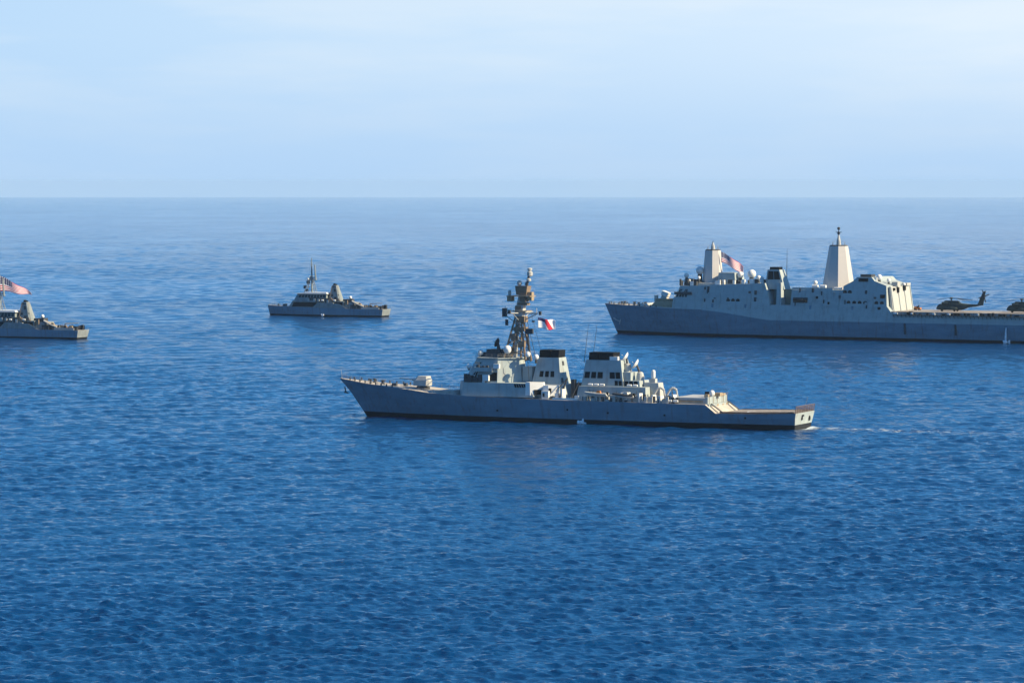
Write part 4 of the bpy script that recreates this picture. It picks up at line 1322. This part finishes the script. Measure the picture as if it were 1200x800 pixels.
# ================================================================== minehunters
M['patrol'] = worn('weathered_patrol_grey', (0.25, 0.285, 0.285), (0.16, 0.175, 0.175), (0.5, 0.5, 0.4), 0.9, 0.6, (0.20, 0.13, 0.09), 0.5)


def build_mcm(label):
    loc, rz = MCM_POSE
    R = empty('minehunter', loc, rz, label, 'minehunter', None)
    deck_z = [(-1.6, 5.6), (4, 5.25), (13, 4.9), (31, 4.7), (47, 4.5), (50, 4.2), (69.5, 4.1)]
    xs = [-1.6, -1, 0, 2, 4, 7, 10, 13, 18, 24, 31, 40, 47, 50, 56, 62, 69.5]
    hb_deck = [(-1.6, .15), (0, 1.2), (4, 3.0), (10, 4.7), (18, 5.7), (31, 6.0), (50, 5.9), (69.5, 5.2)]
    hb_wl = [(0, .1), (4, 1.6), (10, 3.5), (18, 4.9), (31, 5.5), (50, 5.4), (68.8, 4.6)]
    hb_boot = [(-.5, .1), (4, 2.0), (10, 3.9), (18, 5.1), (31, 5.7), (50, 5.6), (69, 4.8)]
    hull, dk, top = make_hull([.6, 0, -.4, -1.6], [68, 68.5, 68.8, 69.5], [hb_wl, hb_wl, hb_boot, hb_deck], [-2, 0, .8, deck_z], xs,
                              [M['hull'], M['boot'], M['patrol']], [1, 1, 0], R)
    dk.build('deck', M['deck'], R)
    for sd_ in ((-1,), (1,)): guardrail(top, 0, 12, R, r=.05, side=sd_)
    for sd_ in ((-1,), (1,)): guardrail(top, 49, 69, R, r=.05, side=sd_)
    bg_ = MB()
    bg_.lathe((5, 0, 5.2), [(.7, 0), (.5, .3), (.5, .8), (.7, 1.0)], 10); bg_.box(8.2, 9.6, -1.2, 1.2, 5.0, 6.2); bg_.tube((2, 1.2, 5.3), (2, 1.2, 6.1), .2, .2, 6); bg_.tube((2, -1.2, 5.3), (2, -1.2, 6.1), .2, .2, 6)
    bg_.build('mooring_gear', M['dark'], R)
    # main house flush with the sides amidships, shaded passage painted on as black panels
    h = MB()
    h.frustum(mirror([(12.6, -3.4), (14.6, -4.8), (46.5, -4.9)]), 4.6, mirror([(15.0, -3.2), (16.2, -4.5), (46.0, -4.6)]), 8.1)
    ho = h.build('main_house', M['patrol'], R)
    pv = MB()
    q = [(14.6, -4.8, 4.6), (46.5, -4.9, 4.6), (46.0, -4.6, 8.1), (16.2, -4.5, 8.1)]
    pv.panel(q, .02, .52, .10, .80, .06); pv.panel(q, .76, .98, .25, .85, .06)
    pv.build('passage_shade_panel', M['black'], ho)
    sd = MB(); sd.prism([(28, 4.5), (31.5, 7.4), (44, 6.8), (49, 4.5)], -6.0, -5.85); sd.prism([(28, 4.5), (31.5, 7.4), (44, 6.8), (49, 4.5)], 5.85, 6.0); sd.build('bulwark', M['patrol'], R)
    b0 = mirror([(15.4, -2.6), (17.6, -4.3), (35.8, -4.4)]); t0 = mirror([(17.6, -2.4), (19.2, -3.9), (35.6, -4.0)])
    p = MB(); p.frustum(b0, 8.1, t0, 11.8)
    po = p.build('pilothouse', M['patrol'], R)
    wn_ = MB()
    for i, c, u0, u1 in ((0, 2, 0, 1), (1, 9, 0.02, .98), (len(b0) - 1, 5, 0, 1)):
        q = side_quad(b0, 8.1, t0, 11.8, i)
        for k in range(c):
            a = u0 + (u1 - u0) * (k + .1) / c; b_ = u0 + (u1 - u0) * (k + .9) / c
            wn_.panel(q, a, b_, .50, .92, .05)
    wn_.build('window', M['glass'], po)
    dk_ = MB(); q = side_quad(b0, 8.1, t0, 11.8, 1); dk_.panel(q, .40, .80, .08, .5, .05); dk_.build('door', M['dark'], po)
    rf = MB(); rf.frustum(mirror([(17.0, -2.6), (18.4, -4.6), (36.4, -4.8)]), 11.8, mirror([(17.0, -2.6), (18.4, -4.6), (36.4, -4.8)]), 12.05)
    rf.build('roof', M['pale'], R)
    aw = MB(); aw.frustum([(22.2, -4.4), (36.0, -4.5), (36.0, 4.5), (22.2, 4.4)], 12.05, [(22.6, -4.2), (35.6, -4.3), (35.6, 4.3), (22.6, 4.2)], 12.7); aw.build('roof_awning', M['white'], R)
    rnd = random.Random(31)
    gd = MB(); gp = MB()
    for i in range(26):
        x = 29 + rnd.random() * 20; z = 7.2 if x > 44 else 8.1
        (gd if rnd.random() < .55 else gp).box(x, x + .4 + rnd.random() * 1.0, -5.0 + rnd.random() * .5, -4.2, z - rnd.random() * 1.5, z + .5 + rnd.random() * 1.3)
    for i in range(22):
        x = 50 + rnd.random() * 17.5; y = -4.6 + rnd.random() * 8; (gd if rnd.random() < .5 else gp).box(x, x + .5 + rnd.random() * 1.3, y, y + .5 + rnd.random(), 4.1, 4.8 + rnd.random() * 1.6)
    gd.build('deck_fitting', M['dark'], R); gp.build('deck_locker', M['bronze'], R)
    lf = MB(); lf.box(28.5, 29.6, -5.4, -4.7, 8.0, 9.4); lf.box(31.0, 32.0, -5.4, -4.7, 8.1, 9.3); lf.box(25.0, 25.8, -5.2, -4.6, 8.0, 9.2); lf.box(36.4, 37.4, -5.2, -4.6, 7.2, 8.7); lf.box(39.4, 40.6, -5.8, -4.9, 5.6, 7.2)
    lf.build('locker', M['pale'], R)
    rf2 = MB(); raft_canister(rf2, 33.8, -5.0, 8.5, 1.4, .42); raft_canister(rf2, 41, -5.0, 8.6, 1.4, .42); rf2.build('life_raft', M['white'], R)
    # mast
    m = MB()
    m.tube((25.2, 0, 12.0), (24.9, 0, 24.0), .62, .46, 8); m.tube((24.9, 0, 23.8), (24.9, 0, 31.0), .40, .22, 8)
    for s in (-1, 1): m.tube((21.0, 1.6 * s, 12.0), (24.6, .3 * s, 21.5), .24, .2, 6); m.tube((27.6, 1.4 * s, 12.0), (25.4, .3 * s, 21.0), .2, .16, 6)
    for k in range(4):
        z0 = 13 + 2 * k; f = (z0 - 12) / 9.5
        m.tube((21 + 3.6 * f, -1.6 + 1.3 * f, z0), (27.6 - 2.2 * f, 1.4 - 1.1 * f, z0 + 1.6), .1, .1, 4); m.tube((21 + 3.6 * f, 1.6 - 1.3 * f, z0), (27.6 - 2.2 * f, -1.4 + 1.1 * f, z0 + 1.6), .1, .1, 4)
    m.tube((24.9, -3.4, 21.4), (24.9, 3.4, 21.4), .14, .14, 5); m.tube((22.6, 0, 19.4), (28.6, 0, 19.0), .16, .12, 5)
    m.tube((27.4, 0, 19.2), (26.8, 0, 27.4), .5, .34, 6)
    mo = m.build('mast', M['patrol'], R)
    d_ = MB(); d_.dome((23.0, -.4, 18.9), .85, 1.7, 10); d_.dome((26.2, .2, 19.6), .6, 1.2, 10); d_.build('radar_dome', M['white'], mo, True)
    e = MB(); e.box(22.2, 23.6, -.9, .7, 17.2, 18.8); e.box(20.4, 21.6, -.8, .8, 14.6, 16.2); e.box(21.2, 22.6, -.9, .9, 13.2, 14.2); e.tube((24.8, -1.6, 28), (24.8, 1.6, 28), .09, .09, 4)
    e.build('sensor_box', M['dark'], mo)
    # funnel, tall and tapered, leaning aft
    f = MB()
    oct_b = [(35.4, -1.6), (36.4, -2.7), (42.2, -2.7), (43.2, -2.0), (43.2, 2.0), (42.2, 2.7), (36.4, 2.7), (35.4, 1.6)]
    oct_t = [(37.4, -.9), (38.0, -1.4), (40.0, -1.4), (40.5, -1.0), (40.5, 1.0), (40.0, 1.4), (38.0, 1.4), (37.4, .9)]
    f.frustum(oct_b, 8.1, oct_t, 16.6)
    fo = f.build('funnel', M['patrol'], R)
    s = MB(); s.lathe((38.6, 0, 16.4), [(.75, 0), (.7, 1.1)], 10); s.lathe((39.8, 0, 16.4), [(.5, 0), (.45, .8)], 8); s.build('exhaust_stack', M['black'], fo)
    g = MB(); q = side_quad(oct_b, 8.1, oct_t, 16.6, 1); g.panel(q, .5, .85, .6, .78, .05); g.panel(q, .15, .4, .30, .42, .05); g.panel(q, .55, .85, .12, .26, .05)
    q = side_quad(oct_b, 8.1, oct_t, 16.6, 2); g.panel(q, .2, .8, .35, .42, .05)
    pp = MB(); pp.tube((43.0, -1.4, 8.2), (40.6, -.8, 16.2), .16, .14, 5); pp.tube((36.6, -2.8, 8.2), (38.0, -1.5, 16.0), .10, .1, 5); pp.build('pipe', M['bronze'], fo)
    bn = MB(); bn.frustum([(37.2, -1.1), (37.9, -1.6), (40.2, -1.6), (40.8, -1.1), (40.8, 1.1), (40.2, 1.6), (37.9, 1.6), (37.2, 1.1)], 15.5, [(37.3, -1.0), (37.9, -1.5), (40.2, -1.5), (40.7, -1.0), (40.7, 1.0), (40.2, 1.5), (37.9, 1.5), (37.3, 1.0)], 16.0); bn.build('funnel_band', M['dark'], fo); g.build('vent', M['dark'], fo)
    # after house, crane, cable reels
    a = MB(); a.box(46.4, 51.4, -4.2, 4.2, 4.4, 7.6)
    a.build('after_house', M['patrol'], R)
    a2 = MB(); a2.box(45.0, 49.0, -3.0, 3.0, 7.6, 9.2); a2.box(49.6, 50.6, -3.6, -2.4, 7.6, 9.6); a2.build('control_cabin', M['dark'], R)
    dd = MB(); dd.dome((48.6, -1.2, 9.2), .85, 1.8, 10); dd.build('searchlight', M['white'], R, True)
    cr_ = MB(); cr_.tube((58.8, 1.6, 4.2), (58.8, 1.6, 6.8), .3, .25, 8); cr_.tube((58.8, 1.6, 6.8), (66.2, 1.2, 7.2), .22, .14, 6); cr_.build('crane', M['tan'], R)
    re = MB()
    for x, y in ((60.6, -2.4), (63.0, 0.2)): re.lathe((x, y - 1, 5.2), [(1.0, 0), (1.0, .15), (.6, .16), (.6, 1.7), (1.0, 1.75), (1.0, 1.9)], 12, (0, 1, 0))
    re.box(57.5, 59.0, -4.2, -3.2, 4.2, 5.4)
    re.build('cable_reel', M['tan'], R)
    cb = MB(); cb.box(56.8, 67.2, -5.0, -4.4, 4.12, 5.2); cb.box(57.2, 66.8, 3.6, 4.4, 4.12, 5.3); cb.build('sweep_gear_rack', M['pale'], R)
    bk = MB(); bk.box(66.6, 68.0, -4.6, -2.6, 4.1, 5.9); bk.box(67.2, 68.6, 1.0, 2.6, 4.1, 6.2); bk.box(61.6, 62.6, -4.4, -3.6, 5.2, 6.0)
    bk.build('winch', M['black'], R)
    fl = MB(); fl.tube((69.0, 0, 4.1), (69.9, 0, 7.6), .06, .04, 5); fl.build('flagstaff', M['rail'], R)
    return R


mcm = build_mcm('small grey minehunter with tall slim mast, alone in the middle distance')
mcm2 = copy_tree(mcm)
mcm2['label'] = 'small grey minehunter cut off by the left edge, with flag above'
mcm['group'] = mcm2['group'] = 'minehunters sailing beyond the destroyer'
# stern port corner of the left one seen at pixel (90, 397.5): its bow lies outside the frame
_th = rad(23.0)
_sx, _sy = -199.2, 1638.6                      # port stern corner on the water
_bx = _sx - (68.5 * math.cos(_th) + -4.6 * math.sin(_th))
_by = _sy - (-68.5 * math.sin(_th) + -4.6 * math.cos(_th))
mcm2.location = (_bx, _by, drop(_bx, _by))

for sh, lab in ((mcm, 'pale and tan workboat on the after deck of the minehunter in the middle distance'),
                (mcm2, 'pale and tan workboat on the after deck of the minehunter at the left edge')):
    b_ = boat('workboat', lab, on(sh, (50.2, -3.4, 7.0)), sh.rotation_euler.z, 8.0, 3.0, M['tan'], M['pale'], M['tan'])
    b_['group'] = 'workboats on the minehunters'
    b_.rotation_euler = (0, rad(18), sh.rotation_euler.z)

boat('inflatable_boat', 'dark inflatable boat stowed in the side niche of the largest ship', on(lpd, (98.9, -14.6, 16.6)), lpd.rotation_euler.z, 6.6, 1.8, M['dark'], M['black'], M['dark'])
b1 = boat('inflatable_boat', 'white inflatable boat by the second funnel of the destroyer, forward of the other', on(ddg, (76.5, -8.6, 8.2)), ddg.rotation_euler.z, 7.2, 2.2, M['white'], M['pale'], M['orange'])
b2 = boat('inflatable_boat', 'white inflatable boat near the dish directors of the destroyer, aft of the other', on(ddg, (85.6, -8.6, 8.0)), ddg.rotation_euler.z, 6.6, 2.1, M['white'], M['dark'], M['pale'])
b1['group'] = b2['group'] = 'boats on the destroyer'


# ================================================================== flags
def make_flag(name, label, root, hoist_top, hoist, fly, dirn, wave, mat, sag=0.0, taper=.1):
    """cloth flying from hoist_top; dirn = fly direction in ship axes"""
    nu, nv = 28, 14
    dv = Vector(dirn).normalized()
    side = Vector((0, 0, 1)).cross(dv).normalized()
    verts, faces, uvs = [], [], []
    for j in range(nv + 1):
        for i in range(nu + 1):
            u, v = i / nu, j / nv
            ph = 2 * math.pi * (1.35 * u + .12 * v)
            off = wave * u ** .7 * math.sin(ph)
            lift = -sag * u ** 1.3 * fly
            hh = hoist * (1 - taper * u)
            p = dv * (u * fly * .95) + side * off + Vector((0, 0, -hoist * .0 - (1 - v) * hh + lift + .12 * hoist * math.sin(ph * .9 + .6) * u))
            verts.append(p); uvs.append((u, v))
    for j in range(nv):
        for i in range(nu):
            a = j * (nu + 1) + i
            faces.append((a, a + 1, a + nu + 2, a + nu + 1))
    me = bpy.data.meshes.new(name)
    me.from_pydata([tuple(v) for v in verts], [], faces)
    ul = me.uv_layers.new(name='UVMap')
    for lp in me.loops: ul.data[lp.index].uv = uvs[lp.vertex_index]
    me.polygons.foreach_set('use_smooth', [True] * len(faces))
    me.materials.append(mat)
    o = bpy.data.objects.new(name, me)
    COL.objects.link(o)
    o.location = on(root, hoist_top)
    o.rotation_euler = (0, 0, root.rotation_euler.z)
    sol = o.modifiers.new('thickness', 'SOLIDIFY'); sol.thickness = 0.03
    tag(o, label, 'flag')
    return o


make_flag('flag', 'small white flag with blue and red patches flying from the destroyer mast', ddg, (57.6, -.3, 31.2), 3.2, 5.5, (1, .55, 0), .5, M['flag_bands'], .22)
make_flag('flag', 'striped flag drooping behind the forward mast of the largest ship', lpd, (55.2, -1.0, 39.2), 4.8, 11.0, (1, .6, 0), .7, M['flag_stripes'], .66, .2)
make_flag('flag', 'large striped flag flying over the minehunter at the left edge', mcm2, (24.8, 0, 28.6), 7.4, 15.6, (1, .55, 0), .7, M['flag_stripes'], .56, .85)


# ================================================================== helicopters
def build_helicopter(label, root, x, y, z):
    o = empty('helicopter', on(root, (x, y, z)), root.rotation_euler.z, label, 'helicopter', 'helicopters parked on the flight deck')
    # fuselage: loft of rounded sections along x (nose at 0)
    secs = [(0.0, .25, .8, 1.5), (.8, .85, .6, 2.3), (2.0, 1.2, .5, 3.0), (3.2, 1.35, .45, 3.4), (10.5, 1.4, .45, 3.5), (13, 1.3, .8, 3.4), (15, .8, 1.7, 3.2), (18.5, .5, 2.1, 3.1), (20.5, .35, 2.5, 3.3)]
    b = MB()
    n = 12
    v = []
    for (sx, hw, z0, z1) in secs:
        zc, hz_ = (z0 + z1) / 2, (z1 - z0) / 2
        for i in range(n):
            t = 2 * math.pi * i / n
            cx_, cz_ = math.cos(t), math.sin(t)
            v.append((sx, hw * math.copysign(abs(cx_) ** .6, cx_), zc + hz_ * math.copysign(abs(cz_) ** .6, cz_)))
    f = [tuple(range(n)), tuple(range((len(secs) - 1) * n, len(secs) * n))]
    for j in range(len(secs) - 1):
        for i in range(n): f.append((j * n + i, j * n + (i + 1) % n, (j + 1) * n + (i + 1) % n, (j + 1) * n + i))
    b.add(v, f)
    b.build('fuselage', M['heli'], o, True)
    c = MB(); c.hexa([(.5, -.9, 1.9), (2.2, -1.15, 2.0), (2.2, 1.15, 2.0), (.5, .9, 1.9)], [(1.2, -.7, 2.75), (2.3, -1.0, 3.1), (2.3, 1.0, 3.1), (1.2, .7, 2.75)]); c.build('windscreen', M['glass'], o)
    e = MB(); e.frustum([(3.2, -1.2), (11.5, -1.0), (11.5, 1.0), (3.2, 1.2)], 3.3, [(4.4, -.9), (10.4, -.6), (10.4, .6), (4.4, .9)], 4.5)
    for s in (-1, 1): e.lathe((3.2, 1.7 * s, 3.4), [(.4, 0), (.6, .3), (.6, 3.0), (.4, 3.6)], 10, (1, 0, 0))
    e.build('engine_housing', M['heli'], o)
    sp = MB()
    for s in (-1, 1):
        sp.lathe((5.6, 1.9 * s, 1.2), [(.2, 0), (.65, .8), (.7, 2.6), (.6, 4.4), (.15, 5.2)], 10, (1, 0, 0))
    sp.build('sponson', M['heli'], o)
    w_ = MB()
    for xx, yy, r in ((2.6, -.35, .4), (2.6, .35, .4), (9.2, -1.7, .5), (9.2, 1.7, .5)):
        w_.lathe((xx, yy - .15, r), [(r * .8, 0), (r, .05), (r, .25), (r * .8, .3)], 12, (0, 1, 0)); w_.tube((xx, yy, r), (xx, yy * .85, 1.2), .1, .1, 6)
    w_.build('wheel', M['rubber'], o)
    rh = MB(); rh.tube((7.0, 0, 4.4), (7.0, 0, 5.5), .35, .3, 8); rh.lathe((7.0, 0, 5.3), [(.8, 0), (.9, .25), (.5, .6)], 12); rh.build('rotor_hub', M['dark'], o)
    for k, ang in enumerate((172, 186, -14, 9, 24, -30)):
        bl = MB(); a = rad(ang); L_ = 9.5 if abs(ang) < 60 else 6.5
        dx, dy = math.cos(a), math.sin(a); px_, py_ = -dy * .32, dx * .32
        pts = []
        for t in (0.06, .5, 1.0):
            zz = 5.55 - .9 * t * t
            pts.append(((7 + dx * L_ * t - px_, dy * L_ * t - py_, zz), (7 + dx * L_ * t + px_, dy * L_ * t + py_, zz)))
        for (p, q), (p2, q2) in zip(pts[:-1], pts[1:]):
            bl.hexa([p, q, q2, p2], [(r[0], r[1], r[2] + .1) for r in (p, q, q2, p2)])
        bl.build('rotor_blade', M['dark'], o)
    tl = MB(); tl.hexa([(19.2, -.25, 2.6), (22.0, -.25, 2.7), (22.0, .25, 2.7), (19.2, .25, 2.6)], [(22.2, -.75, 8.4), (23.5, -.75, 8.9), (23.5, -.5, 8.9), (22.2, -.5, 8.4)]); tl.build('tail_fin', M['heli'], o)
    st = MB(); st.hexa([(20.4, -.3, 5.4), (22.0, -.3, 5.4), (22.2, 3.2, 6.2), (20.8, 3.2, 6.2)], [(20.4, -.3, 5.6), (22.0, -.3, 5.6), (22.2, 3.2, 6.35), (20.8, 3.2, 6.35)]); st.build('stabiliser', M['heli'], o)
    tr = MB(); tr.tube((22.9, -.6, 6.6), (22.9, -1.3, 6.6), .3, .3, 8)
    for k in range(4):
        a = rad(18 + 90 * k); dx, dz = math.cos(a), math.sin(a)
        tr.hexa([(22.9 - dz * .2, -1.3, 6.6 + dx * .2), (22.9 + dz * .2, -1.3, 6.6 - dx * .2), (22.9 + dx * 2.7 + dz * .2, -1.3, 6.6 + dz * 2.7 - dx * .2), (22.9 + dx * 2.7 - dz * .2, -1.3, 6.6 + dz * 2.7 + dx * .2)],
                [(22.9 - dz * .2, -1.2, 6.6 + dx * .2), (22.9 + dz * .2, -1.2, 6.6 - dx * .2), (22.9 + dx * 2.7 + dz * .2, -1.2, 6.6 + dz * 2.7 - dx * .2), (22.9 + dx * 2.7 - dz * .2, -1.2, 6.6 + dz * 2.7 + dx * .2)])
    tr.build('tail_rotor', M['dark'], o)
    return o


h1 = build_helicopter('dark helicopter on the flight deck, the whole of it in view with its tail raised', lpd, 163.6, 0, 13.36)
h1.scale = (1.03, 1.03, 1.08)
h2 = copy_tree(h1)
h2.location = on(lpd, (197.6, 0, 13.36))
h2['label'] = 'dark helicopter on the flight deck, cut off by the right edge'


# small things on the flight deck: tow tractor by the hangar
tt = empty('deck_tractor', on(lpd, (150.2, 6.0, 13.36)), lpd.rotation_euler.z, 'small yellow brown deck tractor parked in front of the pale hangar doors', 'tractor')
m_ = MB(); m_.box(0, 3.2, -.9, .9, .45, 1.2); m_.box(.2, 1.3, -.8, .8, 1.2, 1.7); m_.build('body', M['orange'], tt)
for xx in (.6, 2.6):
    for yy in (-.95, .75):
        k = MB(); k.lathe((xx, yy, .45), [(.35, 0), (.45, .05), (.45, .17), (.35, .2)], 12, (0, 1, 0)); k.build('wheel', M['rubber'], tt)
m_ = MB(); m_.box(1.5, 2.2, -.6, .6, 1.2, 1.8); m_.box(2.1, 2.25, -.6, .6, 1.8, 2.3); m_.build('seat', M['black'], tt)


# ================================================================== foam and overboard water
def foam_material(name, thr, sc):
    m = bpy.data.materials.new(name)
    m.use_nodes = True
    n, l = m.node_tree.nodes, m.node_tree.links
    b = n['Principled BSDF']
    b.inputs['Base Color'].default_value = (.48, .56, .63, 1); b.inputs['Roughness'].default_value = .9
    tc = n.new('ShaderNodeTexCoord')
    mp = n.new('ShaderNodeMapping'); mp.inputs['Scale'].default_value = (sc * .35, sc, sc)
    l.new(tc.outputs['Object'], mp.inputs[0])
    t = n.new('ShaderNodeTexNoise'); t.inputs['Scale'].default_value = 1; t.inputs['Detail'].default_value = 6; t.inputs['Roughness'].default_value = .7
    l.new(mp.outputs[0], t.inputs['Vector'])
    uv = n.new('ShaderNodeUVMap')
    sp = n.new('ShaderNodeSeparateXYZ'); l.new(uv.outputs[0], sp.inputs[0])
    a = n.new('ShaderNodeMath'); a.operation = 'ADD'
    l.new(t.outputs['Fac'], a.inputs[0]); l.new(sp.outputs['X'], a.inputs[1])
    r = n.new('ShaderNodeMapRange'); r.inputs['From Min'].default_value = thr; r.inputs['From Max'].default_value = thr + .13
    l.new(a.outputs[0], r.inputs['Value'])
    l.new(r.outputs[0], b.inputs['Alpha'])
    return m


def foam_strip(name, label, root, x0, x1, yc, w0, w1, dens0, dens1, mat, nx=140, ny=10, bend=0.0, edge=.28):
    """broken foam floating on the waves; UV x carries its thickness"""
    verts, faces, uvs = [], [], []
    M4 = Matrix.Translation(root.location) @ Matrix.Rotation(root.rotation_euler.z, 4, 'Z')
    Minv = M4.inverted()
    lx, ly = [], []
    for i in range(nx + 1):
        u = i / nx
        for j in range(ny + 1):
            v = j / ny * 2 - 1
            wv = w0 + (w1 - w0) * u
            lx.append(x0 + (x1 - x0) * u); ly.append((yc(lx[-1]) if callable(yc) else yc) + v * wv + bend * u * u)
            uvs.append(((dens0 + (dens1 - dens0) * u) - edge * v * v, v))
    W = [M4 @ Vector((a, b_, 0)) for a, b_ in zip(lx, ly)]
    wx = np.array([p.x for p in W]); wy = np.array([p.y for p in W])
    hz_ = sea_height(wx, wy, np.hypot(wx, wy)) - (wx ** 2 + wy ** 2) / (2 * R_EARTH) + .10
    verts = [tuple(Minv @ Vector((a, b_, c))) for a, b_, c in zip(wx, wy, hz_)]
    for i in range(nx):
        for j in range(ny):
            a = i * (ny + 1) + j
            faces.append((a, a + 1, a + ny + 2, a + ny + 1))
    me = bpy.data.meshes.new(name); me.from_pydata(verts, [], faces)
    ul = me.uv_layers.new(name='UVMap')
    for lp in me.loops: ul.data[lp.index].uv = uvs[lp.vertex_index]
    me.polygons.foreach_set('use_smooth', [True] * len(faces))
    me.materials.append(mat)
    o = bpy.data.objects.new(name, me); COL.objects.link(o)
    o.location = root.location; o.rotation_euler = (0, 0, root.rotation_euler.z)
    tag(o, label, 'foam', kind='stuff')
    return o


fm = foam_material('sea_foam', .62, .9)
foam_strip('wake_foam', 'white wake trailing astern of the destroyer', ddg, 143.5, 290, 2.0, 7.0, 17.0, .125, -.03, fm, 240, 24, 0.0, .12)
foam_strip('stern_foam', 'white churned foam right under the destroyer stern', ddg, 141.9, 149, 1.2, 7.0, 7.0, .42, .10, fm, 20, 10)
foam_strip('bow_foam', 'thin white foam at the destroyer bow', ddg, -2.5, 14, -2.2, .8, 1.2, .06, -.12, fm, 40, 6, -3.0)
foam_strip('bow_foam', 'thin white foam at the bow of the largest ship', lpd, -2.5, 18, -2.4, .9, 1.3, .04, -.12, fm, 40, 6, -4.0)


for sh, tab, x1, lab in ((ddg, [(0, .6), (10, 2.9), (20, 5.1), (36, 7.7), (60, 9.4), (100, 9.4), (125, 8.5), (142, 7.4)], 141, 'thin broken foam along the destroyer side'),
                         (lpd, [(0, .6), (8, 3.2), (21, 7.0), (40, 11.4), (70, 14.6), (150, 15.1), (215, 14.4)], 214, 'thin broken foam along the side of the largest ship')):
    foam_strip('side_foam', lab, sh, 2, x1, lambda x, t=tab: -interp(t, x) - .9, .9, 1.5, .03, -.02, fm, 260, 4, 0.0, .10)


def overboard(label, root, x, y, z, drop_out, big=1.0, name='overboard_water'):
    """a jet of cooling water falling from the side, with its splash"""
    o = empty(name, on(root, (x, y, 0)), root.rotation_euler.z, label, 'water jet')
    j = MB(); pts = []
    for i in range(8):
        t = i / 7; pts.append((0.2 * t, -drop_out * t, z * (1 - t * t) + .1))
    for a, b_, k in zip(pts[:-1], pts[1:], range(8)): j.tube(a, b_, .16 + .05 * k, .2 + .05 * k, 7)
    j.build('jet', M['spray'], o, True)
    s = MB(); rnd = random.Random(int(x))
    for i in range(int(26 * big)):
        a = rnd.random() * 6.28; r = rnd.random() * 1.3 * big; q = (.16 + rnd.random() * .38) * (.5 + .5 * big)
        s.dome((.2 + r * math.cos(a) * 1.6, -drop_out + r * math.sin(a), -.1 + rnd.random() * .8), q, 2 * q, 6)
    s.build('splash', M['spray'], o, True)
    return o


M['spray'] = principled('white_spray', (.75, .79, .82), .8)
overboard('thin white water jet falling from the largest ship near the right edge', lpd, 203.6, -15.7, 7.0, 1.2)
overboard('small white splash against the middle of the destroyer waterline', ddg, 76.2, -9.3, 1.6, 1.0, .7)
overboard('small white splash at the waterline of the minehunter in the middle distance', mcm, 34.6, -5.8, 1.2, .8, .6)

# ------------------------------------------------------------------ haze
hzm = bpy.data.materials.new('sea_haze')
hzm.use_nodes = True
hn, hl = hzm.node_tree.nodes, hzm.node_tree.links
hn.clear()
ho_ = hn.new('ShaderNodeOutputMaterial')
pvn = hn.new('ShaderNodeVolumePrincipled')
pvn.inputs['Color'].default_value = (.56, .79, 1.0, 1)
pvn.inputs['Density'].default_value = 0.0000195
pvn.inputs['Anisotropy'].default_value = 0.0
hl.new(pvn.outputs[0], ho_.inputs['Volume'])
hb_ = MB(); hb_.box(-36500, 36500, -36500, 36500, -140, 80)
hzo = hb_.build('haze', hzm)
tag(hzo, 'pale blue sea haze thickening towards the horizon', 'haze', kind='stuff')
